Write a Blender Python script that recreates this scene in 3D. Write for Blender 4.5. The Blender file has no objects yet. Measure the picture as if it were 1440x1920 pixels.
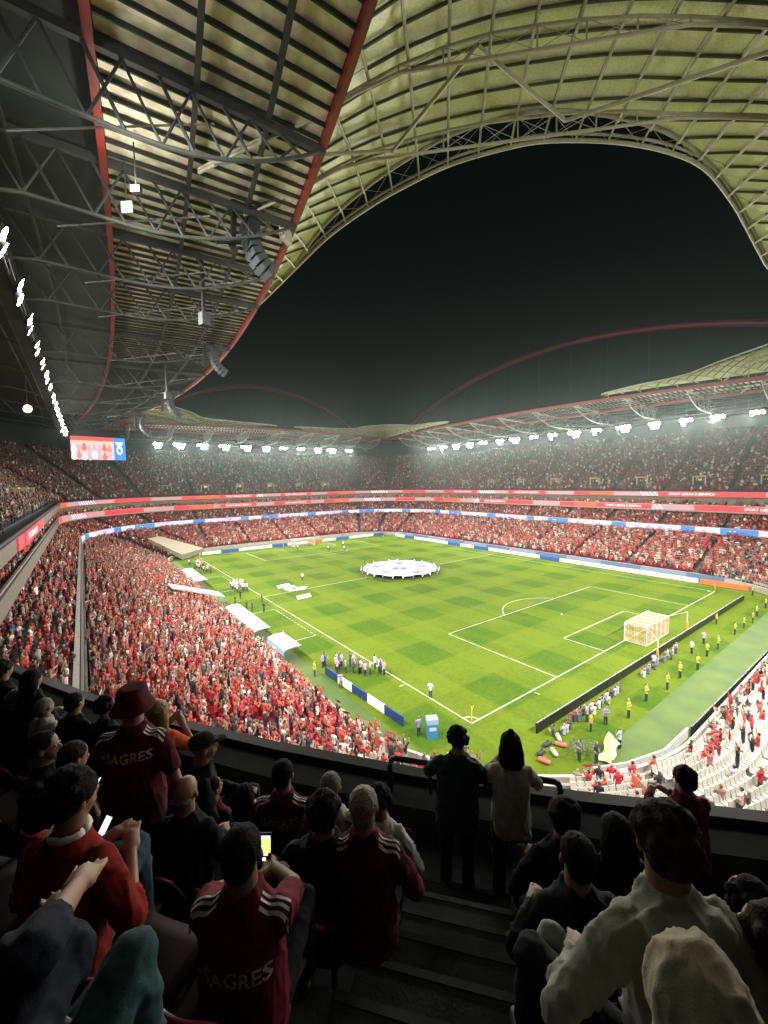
import bpy, bmesh, math, random
import numpy as np
from mathutils import Vector, Matrix
from mathutils.bvhtree import BVHTree
random.seed(7); rng = np.random.default_rng(7)
S = bpy.context.scene; COL = S.collection
R = math.radians; PI = math.pi
# ---------------------------------------------------------------- camera, world, exposure
CAM = Vector((-26.875, -23.643, 21.749)); YAW, PITCH, ROLL = 0.63705, -0.07404, -0.01749
fw = Vector((math.sin(YAW)*math.cos(PITCH), math.cos(YAW)*math.cos(PITCH), math.sin(PITCH)))
rt0 = Vector((math.cos(YAW), -math.sin(YAW), 0)); up0 = rt0.cross(fw)
rt = math.cos(ROLL)*rt0 + math.sin(ROLL)*up0; up = -math.sin(ROLL)*rt0 + math.cos(ROLL)*up0
cd = bpy.data.cameras.new('camera'); cam = bpy.data.objects.new('camera', cd); COL.objects.link(cam)
cam.matrix_world = Matrix((( rt.x, up.x, -fw.x, CAM.x), (rt.y, up.y, -fw.y, CAM.y), (rt.z, up.z, -fw.z, CAM.z), (0, 0, 0, 1)))
cd.sensor_fit = 'HORIZONTAL'; cd.sensor_width = 36; cd.lens = 36*762.84/1440; cd.clip_start = .05; cd.clip_end = 2000
S.camera = cam
W = bpy.data.worlds.new('World'); S.world = W; W.use_nodes = True
W.node_tree.nodes['Background'].inputs[0].default_value = (.35, .75, .65, 1)
W.node_tree.nodes['Background'].inputs[1].default_value = .003
S.view_settings.view_transform = 'Standard'; S.view_settings.look = 'None'
S.view_settings.exposure = 0.36; S.view_settings.gamma = 1; S.view_settings.use_curve_mapping = False
S.render.engine = 'CYCLES'
S.cycles.use_denoising = True; S.cycles.max_bounces = 6; S.cycles.diffuse_bounces = 4
S.cycles.sample_clamp_indirect = 3.0; S.cycles.use_light_tree = True; S.cycles.caustics_reflective = False
HAZE = .00023; SPOT_W = 40000.0; SPOT_SOFT = .5

def view_px(x, y, z):
    d = Vector((x, y, z)) - CAM; w = d.dot(fw)
    return (720+762.84*d.dot(rt)/w, 960-762.84*d.dot(up)/w, w) if w > .3 else (1e5, 1e5, w)

# ---------------------------------------------------------------- materials
MATS = {}
def mat(name, col, rough=.7, metal=0, emit=None, es=1.0, noise=0, nscale=5, bump=0, bscale=40, spec=.4, col2=None, coords='Object'):
    if name in MATS: return MATS[name]
    m = bpy.data.materials.new(name); m.use_nodes = True; nt = m.node_tree; b = nt.nodes['Principled BSDF']
    b.inputs['Base Color'].default_value = (*col, 1); b.inputs['Roughness'].default_value = rough
    b.inputs['Metallic'].default_value = metal; b.inputs['Specular IOR Level'].default_value = spec
    if emit: b.inputs['Emission Color'].default_value = (*emit, 1); b.inputs['Emission Strength'].default_value = es
    tc = nt.nodes.new('ShaderNodeTexCoord')
    if noise:
        n = nt.nodes.new('ShaderNodeTexNoise'); n.inputs['Scale'].default_value = nscale; n.inputs['Detail'].default_value = 6
        nt.links.new(tc.outputs[coords], n.inputs['Vector'])
        r = nt.nodes.new('ShaderNodeValToRGB'); c2 = col2 or tuple(c*(1-noise) for c in col)
        r.color_ramp.elements[0].position = .32; r.color_ramp.elements[1].position = .68
        r.color_ramp.elements[0].color = (*c2, 1); r.color_ramp.elements[1].color = (*[min(1, c*(1+noise*.5)) for c in col], 1)
        nt.links.new(n.outputs[0], r.inputs[0]); nt.links.new(r.outputs[0], b.inputs['Base Color'])
    if bump:
        n2 = nt.nodes.new('ShaderNodeTexNoise'); n2.inputs['Scale'].default_value = bscale; n2.inputs['Detail'].default_value = 4
        nt.links.new(tc.outputs[coords], n2.inputs['Vector'])
        bp = nt.nodes.new('ShaderNodeBump'); bp.inputs['Strength'].default_value = bump; bp.inputs['Distance'].default_value = .02
        nt.links.new(n2.outputs[0], bp.inputs['Height']); nt.links.new(bp.outputs[0], b.inputs['Normal'])
    MATS[name] = m; return m
def inst_mat(name, kind):
    """colour read from each individual's own 'col' value (crowd) or a random tone (skin, hair)"""
    m = bpy.data.materials.new(name); m.use_nodes = True; nt = m.node_tree; b = nt.nodes['Principled BSDF']
    b.inputs['Roughness'].default_value = .8
    if kind == 'cloth':
        a = nt.nodes.new('ShaderNodeAttribute'); a.attribute_type = 'INSTANCER'; a.attribute_name = 'col'
        nt.links.new(a.outputs['Color'], b.inputs['Base Color'])
    else:
        o = nt.nodes.new('ShaderNodeObjectInfo'); r = nt.nodes.new('ShaderNodeValToRGB'); nt.links.new(o.outputs['Random'], r.inputs[0])
        e = r.color_ramp.elements; r.color_ramp.interpolation = 'CONSTANT'
        cs = [(.34, .19, .125), (.40, .24, .16), (.20, .10, .06), (.36, .21, .14)] if kind == 'skin' else [(.02, .014, .01), (.05, .03, .02), (.01, .01, .01), (.16, .1, .05), (.45, .03, .03), (.3, .25, .2)]
        e[0].color = (*cs[0], 1); e[0].position = 0; e[1].position = 1/len(cs); e[1].color = (*cs[1], 1)
        for i, c in enumerate(cs[2:]): x = e.new((i+2)/len(cs)); x.color = (*c, 1)
        nt.links.new(r.outputs[0], b.inputs['Base Color'])
    return m
M_CL, M_SK, M_HR = inst_mat('crowd_cloth', 'cloth'), inst_mat('crowd_skin', 'skin'), inst_mat('crowd_hair', 'hair')
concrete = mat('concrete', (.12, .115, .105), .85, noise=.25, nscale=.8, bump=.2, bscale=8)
darkconc = mat('dark_concrete', (.10, .11, .11), .8, noise=.3, nscale=2.5, bump=.3, bscale=30)
steelw = mat('pale_steel', (.42, .42, .30), .5, noise=.15, nscale=3)
steelg = mat('grey_steel', (.20, .21, .20), .5, .3, noise=.3, nscale=2)
steeld = mat('dark_steel', (.035, .038, .038), .7, 0, noise=.3, nscale=2)
redst = mat('red_steel', (.20, .022, .016), .45, noise=.25, nscale=1.2)
archm = mat('arch_red', (.10, .008, .012), .5, emit=(.5, .02, .03), es=.012)  # faint red emission stands in for light falling on the arch
roofd = mat('dark_roof_sheet', (.025, .032, .03), .7, noise=.35, nscale=.6)
poly = mat('polycarbonate', (.86, .86, .60), .45, noise=.28, nscale=1.3, col2=(.62, .50, .38), bump=.25, bscale=9)
polym = mat('membrane_panel', (.84, .89, .58), .5, noise=.16, nscale=9, bump=.3, bscale=25)  # green tint in the colour stands in for light bounced off the grass
whitep = mat('white_paint', (.48, .48, .46), .5)
blackp = mat('black_paint', (.012, .013, .014), .4)
seatred = mat('seat_red', (.22, .008, .014), .35, noise=.2, nscale=4)
seatwht = mat('seat_white', (.46, .44, .39), .4, noise=.1, nscale=4)
glow = mat('lamp_glow', (1, 1, 1), .5, emit=(1, .97, .88), es=60)
# ---------------------------------------------------------------- mesh helpers
class MB:
    def __init__(s): s.v = []; s.f = []; s.m = []; s.cur = 0
    def add(s, vs, fs):
        o = len(s.v); s.v += [tuple(p) for p in vs]; s.f += [tuple(i+o for i in f) for f in fs]; s.m += [s.cur]*len(fs); return s
    def box(s, a, b):
        x0, y0, z0 = a; x1, y1, z1 = b
        return s.add([(x0, y0, z0), (x1, y0, z0), (x1, y1, z0), (x0, y1, z0), (x0, y0, z1), (x1, y0, z1), (x1, y1, z1), (x0, y1, z1)],
                     [(0, 3, 2, 1), (4, 5, 6, 7), (0, 1, 5, 4), (1, 2, 6, 5), (2, 3, 7, 6), (3, 0, 4, 7)])
    def obox(s, c, ax, ay, az):
        c, ax, ay, az = map(Vector, (c, ax, ay, az)); vs = [c+i*ax+j*ay+k*az for k in (-1, 1) for i, j in ((-1, -1), (1, -1), (1, 1), (-1, 1))]
        return s.add(vs, [(0, 3, 2, 1), (4, 5, 6, 7), (0, 1, 5, 4), (1, 2, 6, 5), (2, 3, 7, 6), (3, 0, 4, 7)])
    def bar(s, p, q, w, h=None, u=(0, 0, 1)):
        p, q = Vector(p), Vector(q); d = q-p
        if d.length < 1e-4: return s
        d.normalize(); u = Vector(u)
        if abs(d.dot(u)) > .95: u = Vector((1, 0, 0))
        sd = d.cross(u).normalized(); uu = sd.cross(d); h = h or w
        return s.obox((p+q)/2, (q-p)/2, sd*w/2, uu*h/2)
    def tube(s, pts, r, n=6, closed=False, r2=None):
        pts = [Vector(p) for p in pts]; L = len(pts); vs = []; fs = []; prev = None
        for i, p in enumerate(pts):
            d = (pts[min(i+1, L-1)]-pts[max(i-1, 0)]).normalized()
            u = Vector((0, 0, 1)) if abs(d.z) < .95 else Vector((1, 0, 0))
            a = d.cross(u).normalized(); b = a.cross(d)
            rr = r if r2 is None else r+(r2-r)*i/(L-1)
            vs += [p+(a*math.cos(2*PI*k/n)+b*math.sin(2*PI*k/n))*rr for k in range(n)]
        for i in range(L-1):
            for k in range(n):
                k2 = (k+1) % n; fs.append((i*n+k, i*n+k2, (i+1)*n+k2, (i+1)*n+k))
        fs.append(tuple(range(n))[::-1]); fs.append(tuple((L-1)*n+k for k in range(n)))
        return s.add(vs, fs)
    def ell(s, c, r, n=10, m=7):
        vs = [(c[0], c[1], c[2]-r[2])]
        for i in range(1, m):
            t = -PI/2+PI*i/m
            for k in range(n): a = 2*PI*k/n; vs.append((c[0]+r[0]*math.cos(t)*math.cos(a), c[1]+r[1]*math.cos(t)*math.sin(a), c[2]+r[2]*math.sin(t)))
        vs.append((c[0], c[1], c[2]+r[2])); fs = []
        for k in range(n):
            k2 = (k+1) % n; fs.append((0, 1+k2, 1+k)); fs.append((len(vs)-1, 1+(m-2)*n+k, 1+(m-2)*n+k2))
            for i in range(m-2): fs.append((1+i*n+k, 1+i*n+k2, 1+(i+1)*n+k2, 1+(i+1)*n+k))
        return s.add(vs, fs)
    def cap(s, p, r0, q, r1, n=12):
        """closed tapered capsule"""
        p, q = Vector(p), Vector(q); d = (q-p); L = d.length; d.normalize()
        u = Vector((0, 0, 1)) if abs(d.z) < .9 else Vector((0, 1, 0)); a = d.cross(u).normalized(); b = a.cross(d)
        rg = [(p-d*r0*math.cos(t), r0*math.sin(t)) for t in (.35, .8, 1.2)]+[(p+d*L*.5, (r0+r1)/2)]+[(q+d*r1*math.cos(t), r1*math.sin(t)) for t in (1.2, .8, .35)]
        vs = [c+(a*math.cos(2*PI*k/n)+b*math.sin(2*PI*k/n))*rr for c, rr in rg for k in range(n)]; fs = []
        for i in range(len(rg)-1):
            for k in range(n): k2 = (k+1) % n; fs.append((i*n+k, i*n+k2, (i+1)*n+k2, (i+1)*n+k))
        fs.append(tuple(range(n))[::-1]); fs.append(tuple((len(rg)-1)*n+k for k in range(n)))
        return s.add(vs, fs)
    def loft(s, rings, n=20):
        """rings: (centre, halfwidth vector, halfdepth vector)"""
        vs = []; fs = []
        for c, a, b in rings:
            c, a, b = Vector(c), Vector(a), Vector(b)
            for k in range(n):
                t = 2*PI*k/n; ct, st = math.cos(t), math.sin(t); e = .82
                vs.append(c+a*math.copysign(abs(ct)**e, ct)+b*math.copysign(abs(st)**e, st))
        for i in range(len(rings)-1):
            for k in range(n): k2 = (k+1) % n; fs.append((i*n+k, i*n+k2, (i+1)*n+k2, (i+1)*n+k))
        fs.append(tuple(range(n))[::-1]); fs.append(tuple((len(rings)-1)*n+k for k in range(n)))
        return s.add(vs, fs)
    def mesh(s, name='mesh', mats=(), smooth=False):
        me = bpy.data.meshes.new(name); me.from_pydata(s.v, [], s.f)
        for m in mats: me.materials.append(m)
        if len(mats) > 1: me.polygons.foreach_set('material_index', s.m)
        if smooth: me.polygons.foreach_set('use_smooth', [True]*len(s.f))
        me.update(); return me
def link(name, data, parent=None, loc=None, rz=None):
    o = bpy.data.objects.new(name, data); COL.objects.link(o)
    if parent: o.parent = parent
    if loc is not None: o.location = loc
    if rz is not None: o.rotation_euler = (0, 0, rz)
    return o
def part(name, mb, mats, parent=None, smooth=False, kind=None, label=None, loc=None, rz=None):
    o = link(name, mb.mesh(name, mats if isinstance(mats, (list, tuple)) else [mats], smooth), parent, loc, rz)
    if kind: o['kind'] = kind
    if label: o['label'] = label
    return o
def tag(o, label, cat, group=None):
    o['label'] = label; o['category'] = cat
    if group: o['group'] = group
    return o
def thing(name, label, cat, loc=(0, 0, 0), rz=0, group=None): return tag(link(name, None, None, loc, rz), label, cat, group)
_tc = {}
def text_mb(txt, size, weight=.01):
    """flat lettering in the XZ plane, centred, facing -Y"""
    key = (txt, size, weight)
    if key not in _tc:
        c = bpy.data.curves.new('t', 'FONT'); c.body = txt; c.size = size; c.offset = weight*size; c.align_x = 'CENTER'; c.align_y = 'CENTER'; c.resolution_u = 2
        o = bpy.data.objects.new('t', c); COL.objects.link(o); bpy.context.view_layer.update()
        me = bpy.data.meshes.new_from_object(o.evaluated_get(bpy.context.evaluated_depsgraph_get()))
        _tc[key] = ([(v.co.x, 0, v.co.y) for v in me.vertices], [tuple(p.vertices) for p in me.polygons])
        bpy.data.objects.remove(o); bpy.data.meshes.remove(me)
    vs, fs = _tc[key]; mb = MB(); mb.add(vs, fs); return mb

# ---------------------------------------------------------------- bowl plan: rounded rings round the pitch
def ring_par(o):
    f = (min(o, 32.5)-9)/23.5; e = max(0, o-32.5)
    return 9+22.8*f+e, 13+20.6*f+e, 20+16*f+e
def ring(o, ns=26, na=14):
    """points (x, y, nx, ny, key) anticlockwise from the near goal end; n points outward"""
    ox, oy, r = ring_par(o); x0, x1, y0, y1 = -ox, 68+ox, -oy, 105+oy; P = []
    def st(ax, ay, bx, by, nx, ny, n):
        for i in range(n): t = i/n; P.append((ax+(bx-ax)*t, ay+(by-ay)*t, nx, ny, (0, ax+(bx-ax)*t if ny else ay+(by-ay)*t)))
    def arc(cx, cy, a0):
        for i in range(na): a = a0+PI/2*i/na; P.append((cx+r*math.cos(a), cy+r*math.sin(a), math.cos(a), math.sin(a), (1, i/na)))
    st(x0+r, y0, x1-r, y0, 0, -1, ns//2); arc(x1-r, y0+r, -PI/2)
    st(x1, y0+r, x1, y1-r, 1, 0, ns); arc(x1-r, y1-r, 0)
    st(x1-r, y1, x0+r, y1, 0, 1, ns//2); arc(x0+r, y1-r, PI/2)
    st(x0, y1-r, x0, y0+r, -1, 0, ns); arc(x0+r, y0+r, PI)
    return P
def swept(prof, mb=None, ns=26, na=28, sel=None):
    """sweep a closed profile [(offset, z)] round the bowl"""
    mb = mb or MB(); rs = [ring(o, ns, na) for o, z in prof]; n = len(rs[0]); k = len(prof)
    vs = [(rs[j][i][0], rs[j][i][1], prof[j][1]) for i in range(n) for j in range(k)]
    fs = [(i*k+j, i*k+(j+1) % k, ((i+1) % n)*k+(j+1) % k, ((i+1) % n)*k+j) for i in range(n) for j in range(k) if sel is None or sel(i)]
    return mb.add(vs, fs)
def steps(o0, z0, run, rise, n, base):
    p = []
    for i in range(n): p += [(o0+i*run, z0+i*rise), (o0+(i+1)*run, z0+i*rise)]
    return [(o0, base)]+p+[(o0+n*run, base)]
LOW = (9.75, .75, .82, .272, 22); MID = (28.7, 8.2, .8, .38, 12); BOX = (33.0, 13.3, .8, .35, 3)
FL0, RISE, RUN, WALK = 17.45, .53, .80, 1.10
NUP = 33
low_f, mid_f = (lambda i: LOW[1]+LOW[3]*i), (lambda i: MID[1]+MID[3]*i)

# ground and pitch
g = MB(); N = 900; g.add([(-N, -N, -.3), (N, -N, -.3), (N, N, -.3), (-N, N, -.3)], [(0, 1, 2, 3)])
o = part('ground', g, mat('ground_soil', (.05, .05, .045), .9, noise=.3, nscale=.3)); o['kind'] = 'structure'
def grass_mat():
    m = bpy.data.materials.new('mown_grass'); m.use_nodes = True; nt = m.node_tree; b = nt.nodes['Principled BSDF']; b.inputs['Roughness'].default_value = .85
    b.inputs['Specular IOR Level'].default_value = .02
    N_ = nt.nodes.new; L = nt.links.new; tc = N_('ShaderNodeTexCoord'); sp = N_('ShaderNodeSeparateXYZ'); L(tc.outputs['Object'], sp.inputs[0])
    def math_(op, a, b_=None):
        n = N_('ShaderNodeMath'); n.operation = op
        for i, v in enumerate((a, b_)):
            if v is None: continue
            if isinstance(v, (int, float)): n.inputs[i].default_value = v
            else: L(v, n.inputs[i])
        return n.outputs[0]
    def stripe(out, c, per):       # 1 in the dark mown band centred on c
        t = math_('ADD', out, -c+per/4+per*20); t = math_('DIVIDE', t, per); t = math_('FRACT', t); t = math_('SUBTRACT', .25, math_('ABSOLUTE', math_('SUBTRACT', t, .25)) if False else math_('PINGPONG', math_('ADD', t, .25), .5)); t = math_('MULTIPLY', t, 26.0); n = N_('ShaderNodeClamp'); L(math_('ADD', math_('MULTIPLY', t, -1.0), 0.5), n.inputs[0]); return n.outputs[0]
    sx = stripe(sp.outputs[0], 6.8, 10.2); sy = stripe(sp.outputs[1], 2.1, 11.75)
    both = math_('MULTIPLY', sx, sy); one = math_('ADD', sx, sy)
    lev = math_('ADD', math_('MULTIPLY', one, .24), math_('MULTIPLY', both, .20))
    n1 = N_('ShaderNodeTexNoise'); n1.inputs['Scale'].default_value = .16; n1.inputs['Detail'].default_value = 8; L(tc.outputs['Object'], n1.inputs['Vector'])
    n2 = N_('ShaderNodeTexNoise'); n2.inputs['Scale'].default_value = 2.2; n2.inputs['Detail'].default_value = 9; L(tc.outputs['Object'], n2.inputs['Vector'])
    n3 = N_('ShaderNodeTexNoise'); n3.inputs['Scale'].default_value = .7; n3.inputs['Detail'].default_value = 4
    mp = N_('ShaderNodeMapping'); mp.inputs['Scale'].default_value = (1, .12, 1); L(tc.outputs['Object'], mp.inputs[0]); L(mp.outputs[0], n3.inputs['Vector'])
    lev = math_('ADD', lev, math_('MULTIPLY', math_('SUBTRACT', n1.outputs[0], .5), 1.1))
    lev = math_('ADD', lev, math_('MULTIPLY', math_('SUBTRACT', n2.outputs[0], .5), .9))
    lev = math_('ADD', lev, math_('MULTIPLY', math_('SUBTRACT', n3.outputs[0], .5), .5))
    r = N_('ShaderNodeValToRGB'); e = r.color_ramp.elements; e[0].position = 0; e[0].color = (.092, .130, .012, 1); e[1].position = 1; e[1].color = (.031, .077, .009, 1)
    x = e.new(.45); x.color = (.064, .106, .010, 1)
    L(lev, r.inputs[0]); L(r.outputs[0], b.inputs['Base Color'])
    bp = N_('ShaderNodeBump'); bp.inputs['Strength'].default_value = .5; bp.inputs['Distance'].default_value = .05; L(n2.outputs[0], bp.inputs['Height']); L(bp.outputs[0], b.inputs['Normal'])
    return m
GR = grass_mat()
g = MB(); g.add([(-6.2, -8.9, 0), (72.5, -8.9, 0), (72.5, 111, 0), (-6.2, 111, 0)], [(0, 1, 2, 3)]); part('pitch', g, GR)['kind'] = 'structure'
g = MB(); r_ = ring(9.2); g.add([(p[0], p[1], -.006) for p in r_], [tuple(range(len(r_)))])
part('pitch_surround', g, mat('green_surround', (.062, .100, .018), .85, noise=.3, nscale=.35, col2=(.045, .085, .02), bump=.4, bscale=4))['kind'] = 'structure'
# markings: each a thin sheet 4 mm above the grass
mk = MB(); LW = .13
def ln(x0, y0, x1, y1, w=LW):
    d = Vector((x1-x0, y1-y0, 0)).normalized()*w/2; n_ = Vector((-d.y, d.x, 0)); a, b_ = Vector((x0, y0, .006))-d, Vector((x1, y1, .006))+d
    mk.add([a-n_, b_-n_, b_+n_, a+n_], [(0, 1, 2, 3)])
def arcm(cx, cy, r, a0, a1, n=40):
    vs = []; fs = []
    for i in range(n+1):
        a = a0+(a1-a0)*i/n
        for rr in (r-LW/2, r+LW/2): vs.append((cx+rr*math.cos(a), cy+rr*math.sin(a), .010))
    for i in range(n): fs.append((2*i, 2*i+1, 2*i+3, 2*i+2))
    mk.add(vs, fs)
ln(0, 0, 68, 0); ln(0, 105, 68, 105); ln(0, 0.07, 0, 104.93); ln(68, .07, 68, 104.93); ln(.07, 52.5, 67.93, 52.5)
for y0, s in ((0, 1), (105, -1)):
    for hw, dp in ((20.16, 16.5), (9.16, 5.5)):
        ln(34-hw, y0+s*.08, 34-hw, y0+s*dp); ln(34+hw, y0+s*.08, 34+hw, y0+s*dp); ln(34-hw, y0+s*dp, 34+hw, y0+s*dp)
    a = math.acos(5.5/9.15); arcm(34, y0+s*11, 9.15, s*PI/2-a, s*PI/2+a); arcm(34, y0+s*11, .1, 0, 2*PI, 12)
arcm(34, 52.5, 9.15, 0, 2*PI, 80)
for x, y, a in ((0, 0, 0), (68, 0, PI/2), (68, 105, PI), (0, 105, -PI/2)): arcm(x, y, 1, a, a+PI/2, 10)
for y0, y1 in ((28, 43.5), (61.5, 77)):
    for k in range(14): ln(-1.2, y0+(y1-y0)*k/14, -1.2, y0+(y1-y0)*(k+.5)/14, .12)
    ln(-1.2, y0, -5.6, y0, .12); ln(-1.2, y1, -5.6, y1, .12)
ln(-.9, 9.15, -.35, 9.15, .1); ln(9.15, -.9, 9.15, -.35, .1)
part('pitch_markings', mk, mat('line_white', (.38, .40, .33), .8, noise=.15, nscale=6))['kind'] = 'structure'

# the terraces
def tier(name, prof, m, label):
    return tag(part(name, swept(prof), m), label, 'grandstand')
tier('lower_grandstand', steps(*LOW[:4], LOW[4], -.3), concrete, 'pale concrete steps of the lowest stand, right beside the pitch')
tier('middle_grandstand', steps(*MID[:4], MID[4], 7.7), darkconc, 'concrete steps of the narrow middle stand above the blue screen band')
tier('box_grandstand', steps(*BOX[:4], BOX[4], 12.9), darkconc, 'shallow row of boxes between the two red screen bands')
up_prof = [(32.5, 16.5), (32.5, FL0), (32.5+WALK, FL0)]
for k in range(1, NUP): up_prof += [(32.5+WALK+RUN*(k-1), FL0+RISE*k), (32.5+WALK+RUN*k, FL0+RISE*k)]
ue_o, ue_z = up_prof[-1]
up_prof += [(ue_o, ue_z-1.5), (36.5, 16.5)]
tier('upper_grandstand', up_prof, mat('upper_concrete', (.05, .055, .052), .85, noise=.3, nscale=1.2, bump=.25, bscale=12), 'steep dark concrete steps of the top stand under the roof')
tag(part('perimeter_wall', swept([(9.2, -.2), (9.2, 1.15), (9.45, 1.15), (9.45, .7), (9.7, .7), (9.7, -.2)]), mat('cream_wall', (.38, .35, .29), .7, noise=.15, nscale=1)), 'low cream wall in front of the first row of the lowest stand', 'wall')
tag(part('rear_wall', swept([(ue_o, ue_z-1.2), (ue_o, 42), (ue_o+.4, 42), (ue_o+.4, ue_z-1.2)]), mat('rear_black', (.02, .024, .024), .8)), 'tall black rear wall behind the last rows of the top stand', 'wall')
tag(part('outer_wall', swept([(37.2, -.2), (37.2, 16.4), (37.5, 16.4), (37.5, -.2)]), darkconc), 'dark back wall behind the middle stand and the boxes', 'wall')
bw = MB(); swept([(35.5, 14.2), (35.5, 16.4), (35.6, 16.4), (35.6, 14.2)], bw)
(part('window_band', bw, mat('box_glass', (.1, .09, .07), .2, emit=(1, .75, .45), es=.10, noise=.5, nscale=.8), next(o for o in COL.objects if o.name == 'box_grandstand')))

# parapets and LED ribbons
parm = mat('parapet_grey', (.085, .095, .092), .7, noise=.25, nscale=3, bump=.2, bscale=40)
p_ = thing('upper_parapet', 'dark grey front wall of the top stand with a black rail on it', 'parapet')
part('parapet_wall', swept([(32.2, 16.5), (32.2, 17.93), (32.34, 17.93), (32.52, 17.85), (32.52, 17.4), (32.5, 16.5)]), parm, p_)
part('parapet_coping', swept([(32.10, 17.9), (32.10, 18.05), (32.26, 18.05), (32.26, 17.932)]), blackp, p_)
p_ = thing('middle_parapet', 'white front wall and rail of the middle stand above the blue screens', 'parapet')
part('parapet_wall', swept([(28.3, 7.7), (28.3, 9.35), (28.65, 9.35), (28.65, 8.2)]), mat('parapet_white', (.42, .40, .37), .45, noise=.12, nscale=2), p_)
part('parapet_slab', swept([(27.9, 7.6), (27.9, 7.78), (28.66, 7.78), (28.66, 7.6)]), steelg, p_)
p_ = thing('box_parapet', 'grey front wall under the boxes between the red screen bands', 'parapet')
part('parapet_wall', swept([(32.5, 12.6), (32.5, 14.5), (32.7, 14.5), (32.7, 12.6)]), mat('parapet_stone', (.3, .28, .25), .6, noise=.2, nscale=2), p_)
part('soffit', swept([(32.72, 12.6), (32.72, 12.88), (37.2, 12.88), (37.2, 12.6)]), darkconc, p_)

def em(name, c, s): return mat(name, tuple(min(.9, x*.6) for x in c), .5, emit=c, es=s)
LR = em('led_red', (1, .035, .05), .85); LR2 = em('led_orange_red', (1, .10, .04), .8); LP = em('led_pink_grey', (.62, .30, .32), .55)
LH = em('led_hatch', (.75, .25, .33), .6); LB = em('led_blue', (.05, .22, .80), .8); LW_ = em('led_pale', (.72, .74, .95), .8); LL = em('led_lilac', (.62, .5, .85), .8)
LT = em('led_white_letters', (1, .85, .85), 1.0); LN = em('led_navy', (.03, .08, .28), .6); LG = em('led_off_glow', (.22, .19, .16), .12)  # off sections are unlit; their faint glow is added
def walk(o, z=0):
    P = ring(o, 30, 24); L = [0]
    Q = P+[P[0]]
    for a, b_ in zip(Q, Q[1:]): L.append(L[-1]+math.hypot(a[0]-b_[0], a[1]-b_[1]))
    return Q, L
def at_len(Q, L, s):
    s = s % L[-1]; i = int(np.searchsorted(L, s, 'right'))-1; i = min(i, len(Q)-2); t = (s-L[i])/(L[i+1]-L[i]+1e-9)
    a, b_ = Q[i], Q[i+1]; return a[0]+(b_[0]-a[0])*t, a[1]+(b_[1]-a[1])*t, a[2], a[3]
def ribbon(label, o, z0, z1, pattern, seed):
    root = thing('led_ribbon', label, 'screen band', group=None); Q, L = walk(o); s = 0; rd = random.Random(seed); k = 0
    while s < L[-1]-1:
        m, ln_ = pattern(rd, k, at_len(Q, L, s+3)); ln_ = min(ln_, L[-1]-s); n = max(2, int(ln_/2)+1); k += 1
        pts = [at_len(Q, L, s+ln_*i/(n-1)*.999) for i in range(n)]
        mid = pts[n//2]; px = view_px(mid[0], mid[1], z0)
        if -200 < px[0] < 1640 and px[2] > 2:
            mb = MB(); vs = []; fs = []
            for x, y, nx, ny in pts:
                for dn, z in ((0, z0), (0, z1), (.12, z1), (.12, z0)): vs.append((x+nx*dn, y+ny*dn, z))
            for i in range(n-1):
                for j in range(4): fs.append((i*4+j, i*4+(j+1) % 4, i*4+4+(j+1) % 4, i*4+4+j))
            mb.add(vs, fs); sc_ = part('screen_section', mb, m, root)
            if m is LH:
                hb = MB()
                for i in range(0, int(ln_/1.1)):
                    a = at_len(Q, L, s+i*1.1); b_ = at_len(Q, L, s+i*1.1+.9)
                    c = at_len(Q, L, s+i*1.1+.45)
                    hb.add([(a[0]-a[2]*.02, a[1]-a[3]*.02, z0+.1), (c[0]-a[2]*.02, c[1]-a[3]*.02, z0+.1), (at_len(Q, L, s+i*1.1+1.3)[0]-a[2]*.02, at_len(Q, L, s+i*1.1+1.3)[1]-a[3]*.02, z1-.1), (b_[0]-a[2]*.02, b_[1]-a[3]*.02, z1-.1)], [(0, 1, 2, 3)])
                part('hatching', hb, LT, sc_)
            if m in (LB, LW_, LL) and ln_ > 5:
                t = text_mb(rd.choice(['|||||||', 'III  III']), .8, .02) if m is not LB else text_mb('=  =', .7, .02)
                t.cur = 0; a = math.atan2(mid[3], mid[2])-PI/2
                part('lettering', t, LT if m is LB else LB, sc_, loc=(mid[0]-mid[2]*.03, mid[1]-mid[3]*.03, (z0+z1)/2), rz=a)
        s += ln_
    return root
def pat_red(rd, k, p):
    if p[0] < -16 and p[1] < 104: return LG, 9
    return [(LR, 9+rd.random()*5), (LP, 6+rd.random()*3), (LH, 8), (LP, 7), (LR2, 7+rd.random()*4), (LR, 5), (LP, 10)][k % 7]
def pat_blue(rd, k, p):
    if p[0] < -20 and p[1] < 103: return LG, 12
    if p[1] < -20: return LG, 12
    return [(LB, 4), (LW_, 8), (LL, 5), (LB, 7), (LW_, 5), (LB, 3), (LL, 9), (LW_, 4)][k % 8]
rb_u = ribbon('red and pink lit screen band on the front of the top stand', 32.0, 16.62, 17.75, pat_red, 1)
rb_l = ribbon('red and pink lit screen band under the boxes, below its twin', 32.3, 12.95, 14.35, pat_red, 5)
rb_b = ribbon('blue and white lit screen band on the front of the middle stand', 28.1, 7.95, 9.2, pat_blue, 3)
def lettering(root, txt, x, y, z, a, size, m, bg=None, w=None, nm='lettering', par=None):
    if bg:
        b_ = MB(); b_.box((-w/2, -.06, -size*.72), (w/2, -.01, size*.72)); part('text_panel', b_, bg, root, loc=(x, y, z), rz=a)
    t = text_mb(txt, size, .012); d = Vector((math.sin(a), -math.cos(a), 0))*.09
    return part(nm, t, m, root, loc=(x+d.x, y+d.y, z), rz=a)
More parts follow.
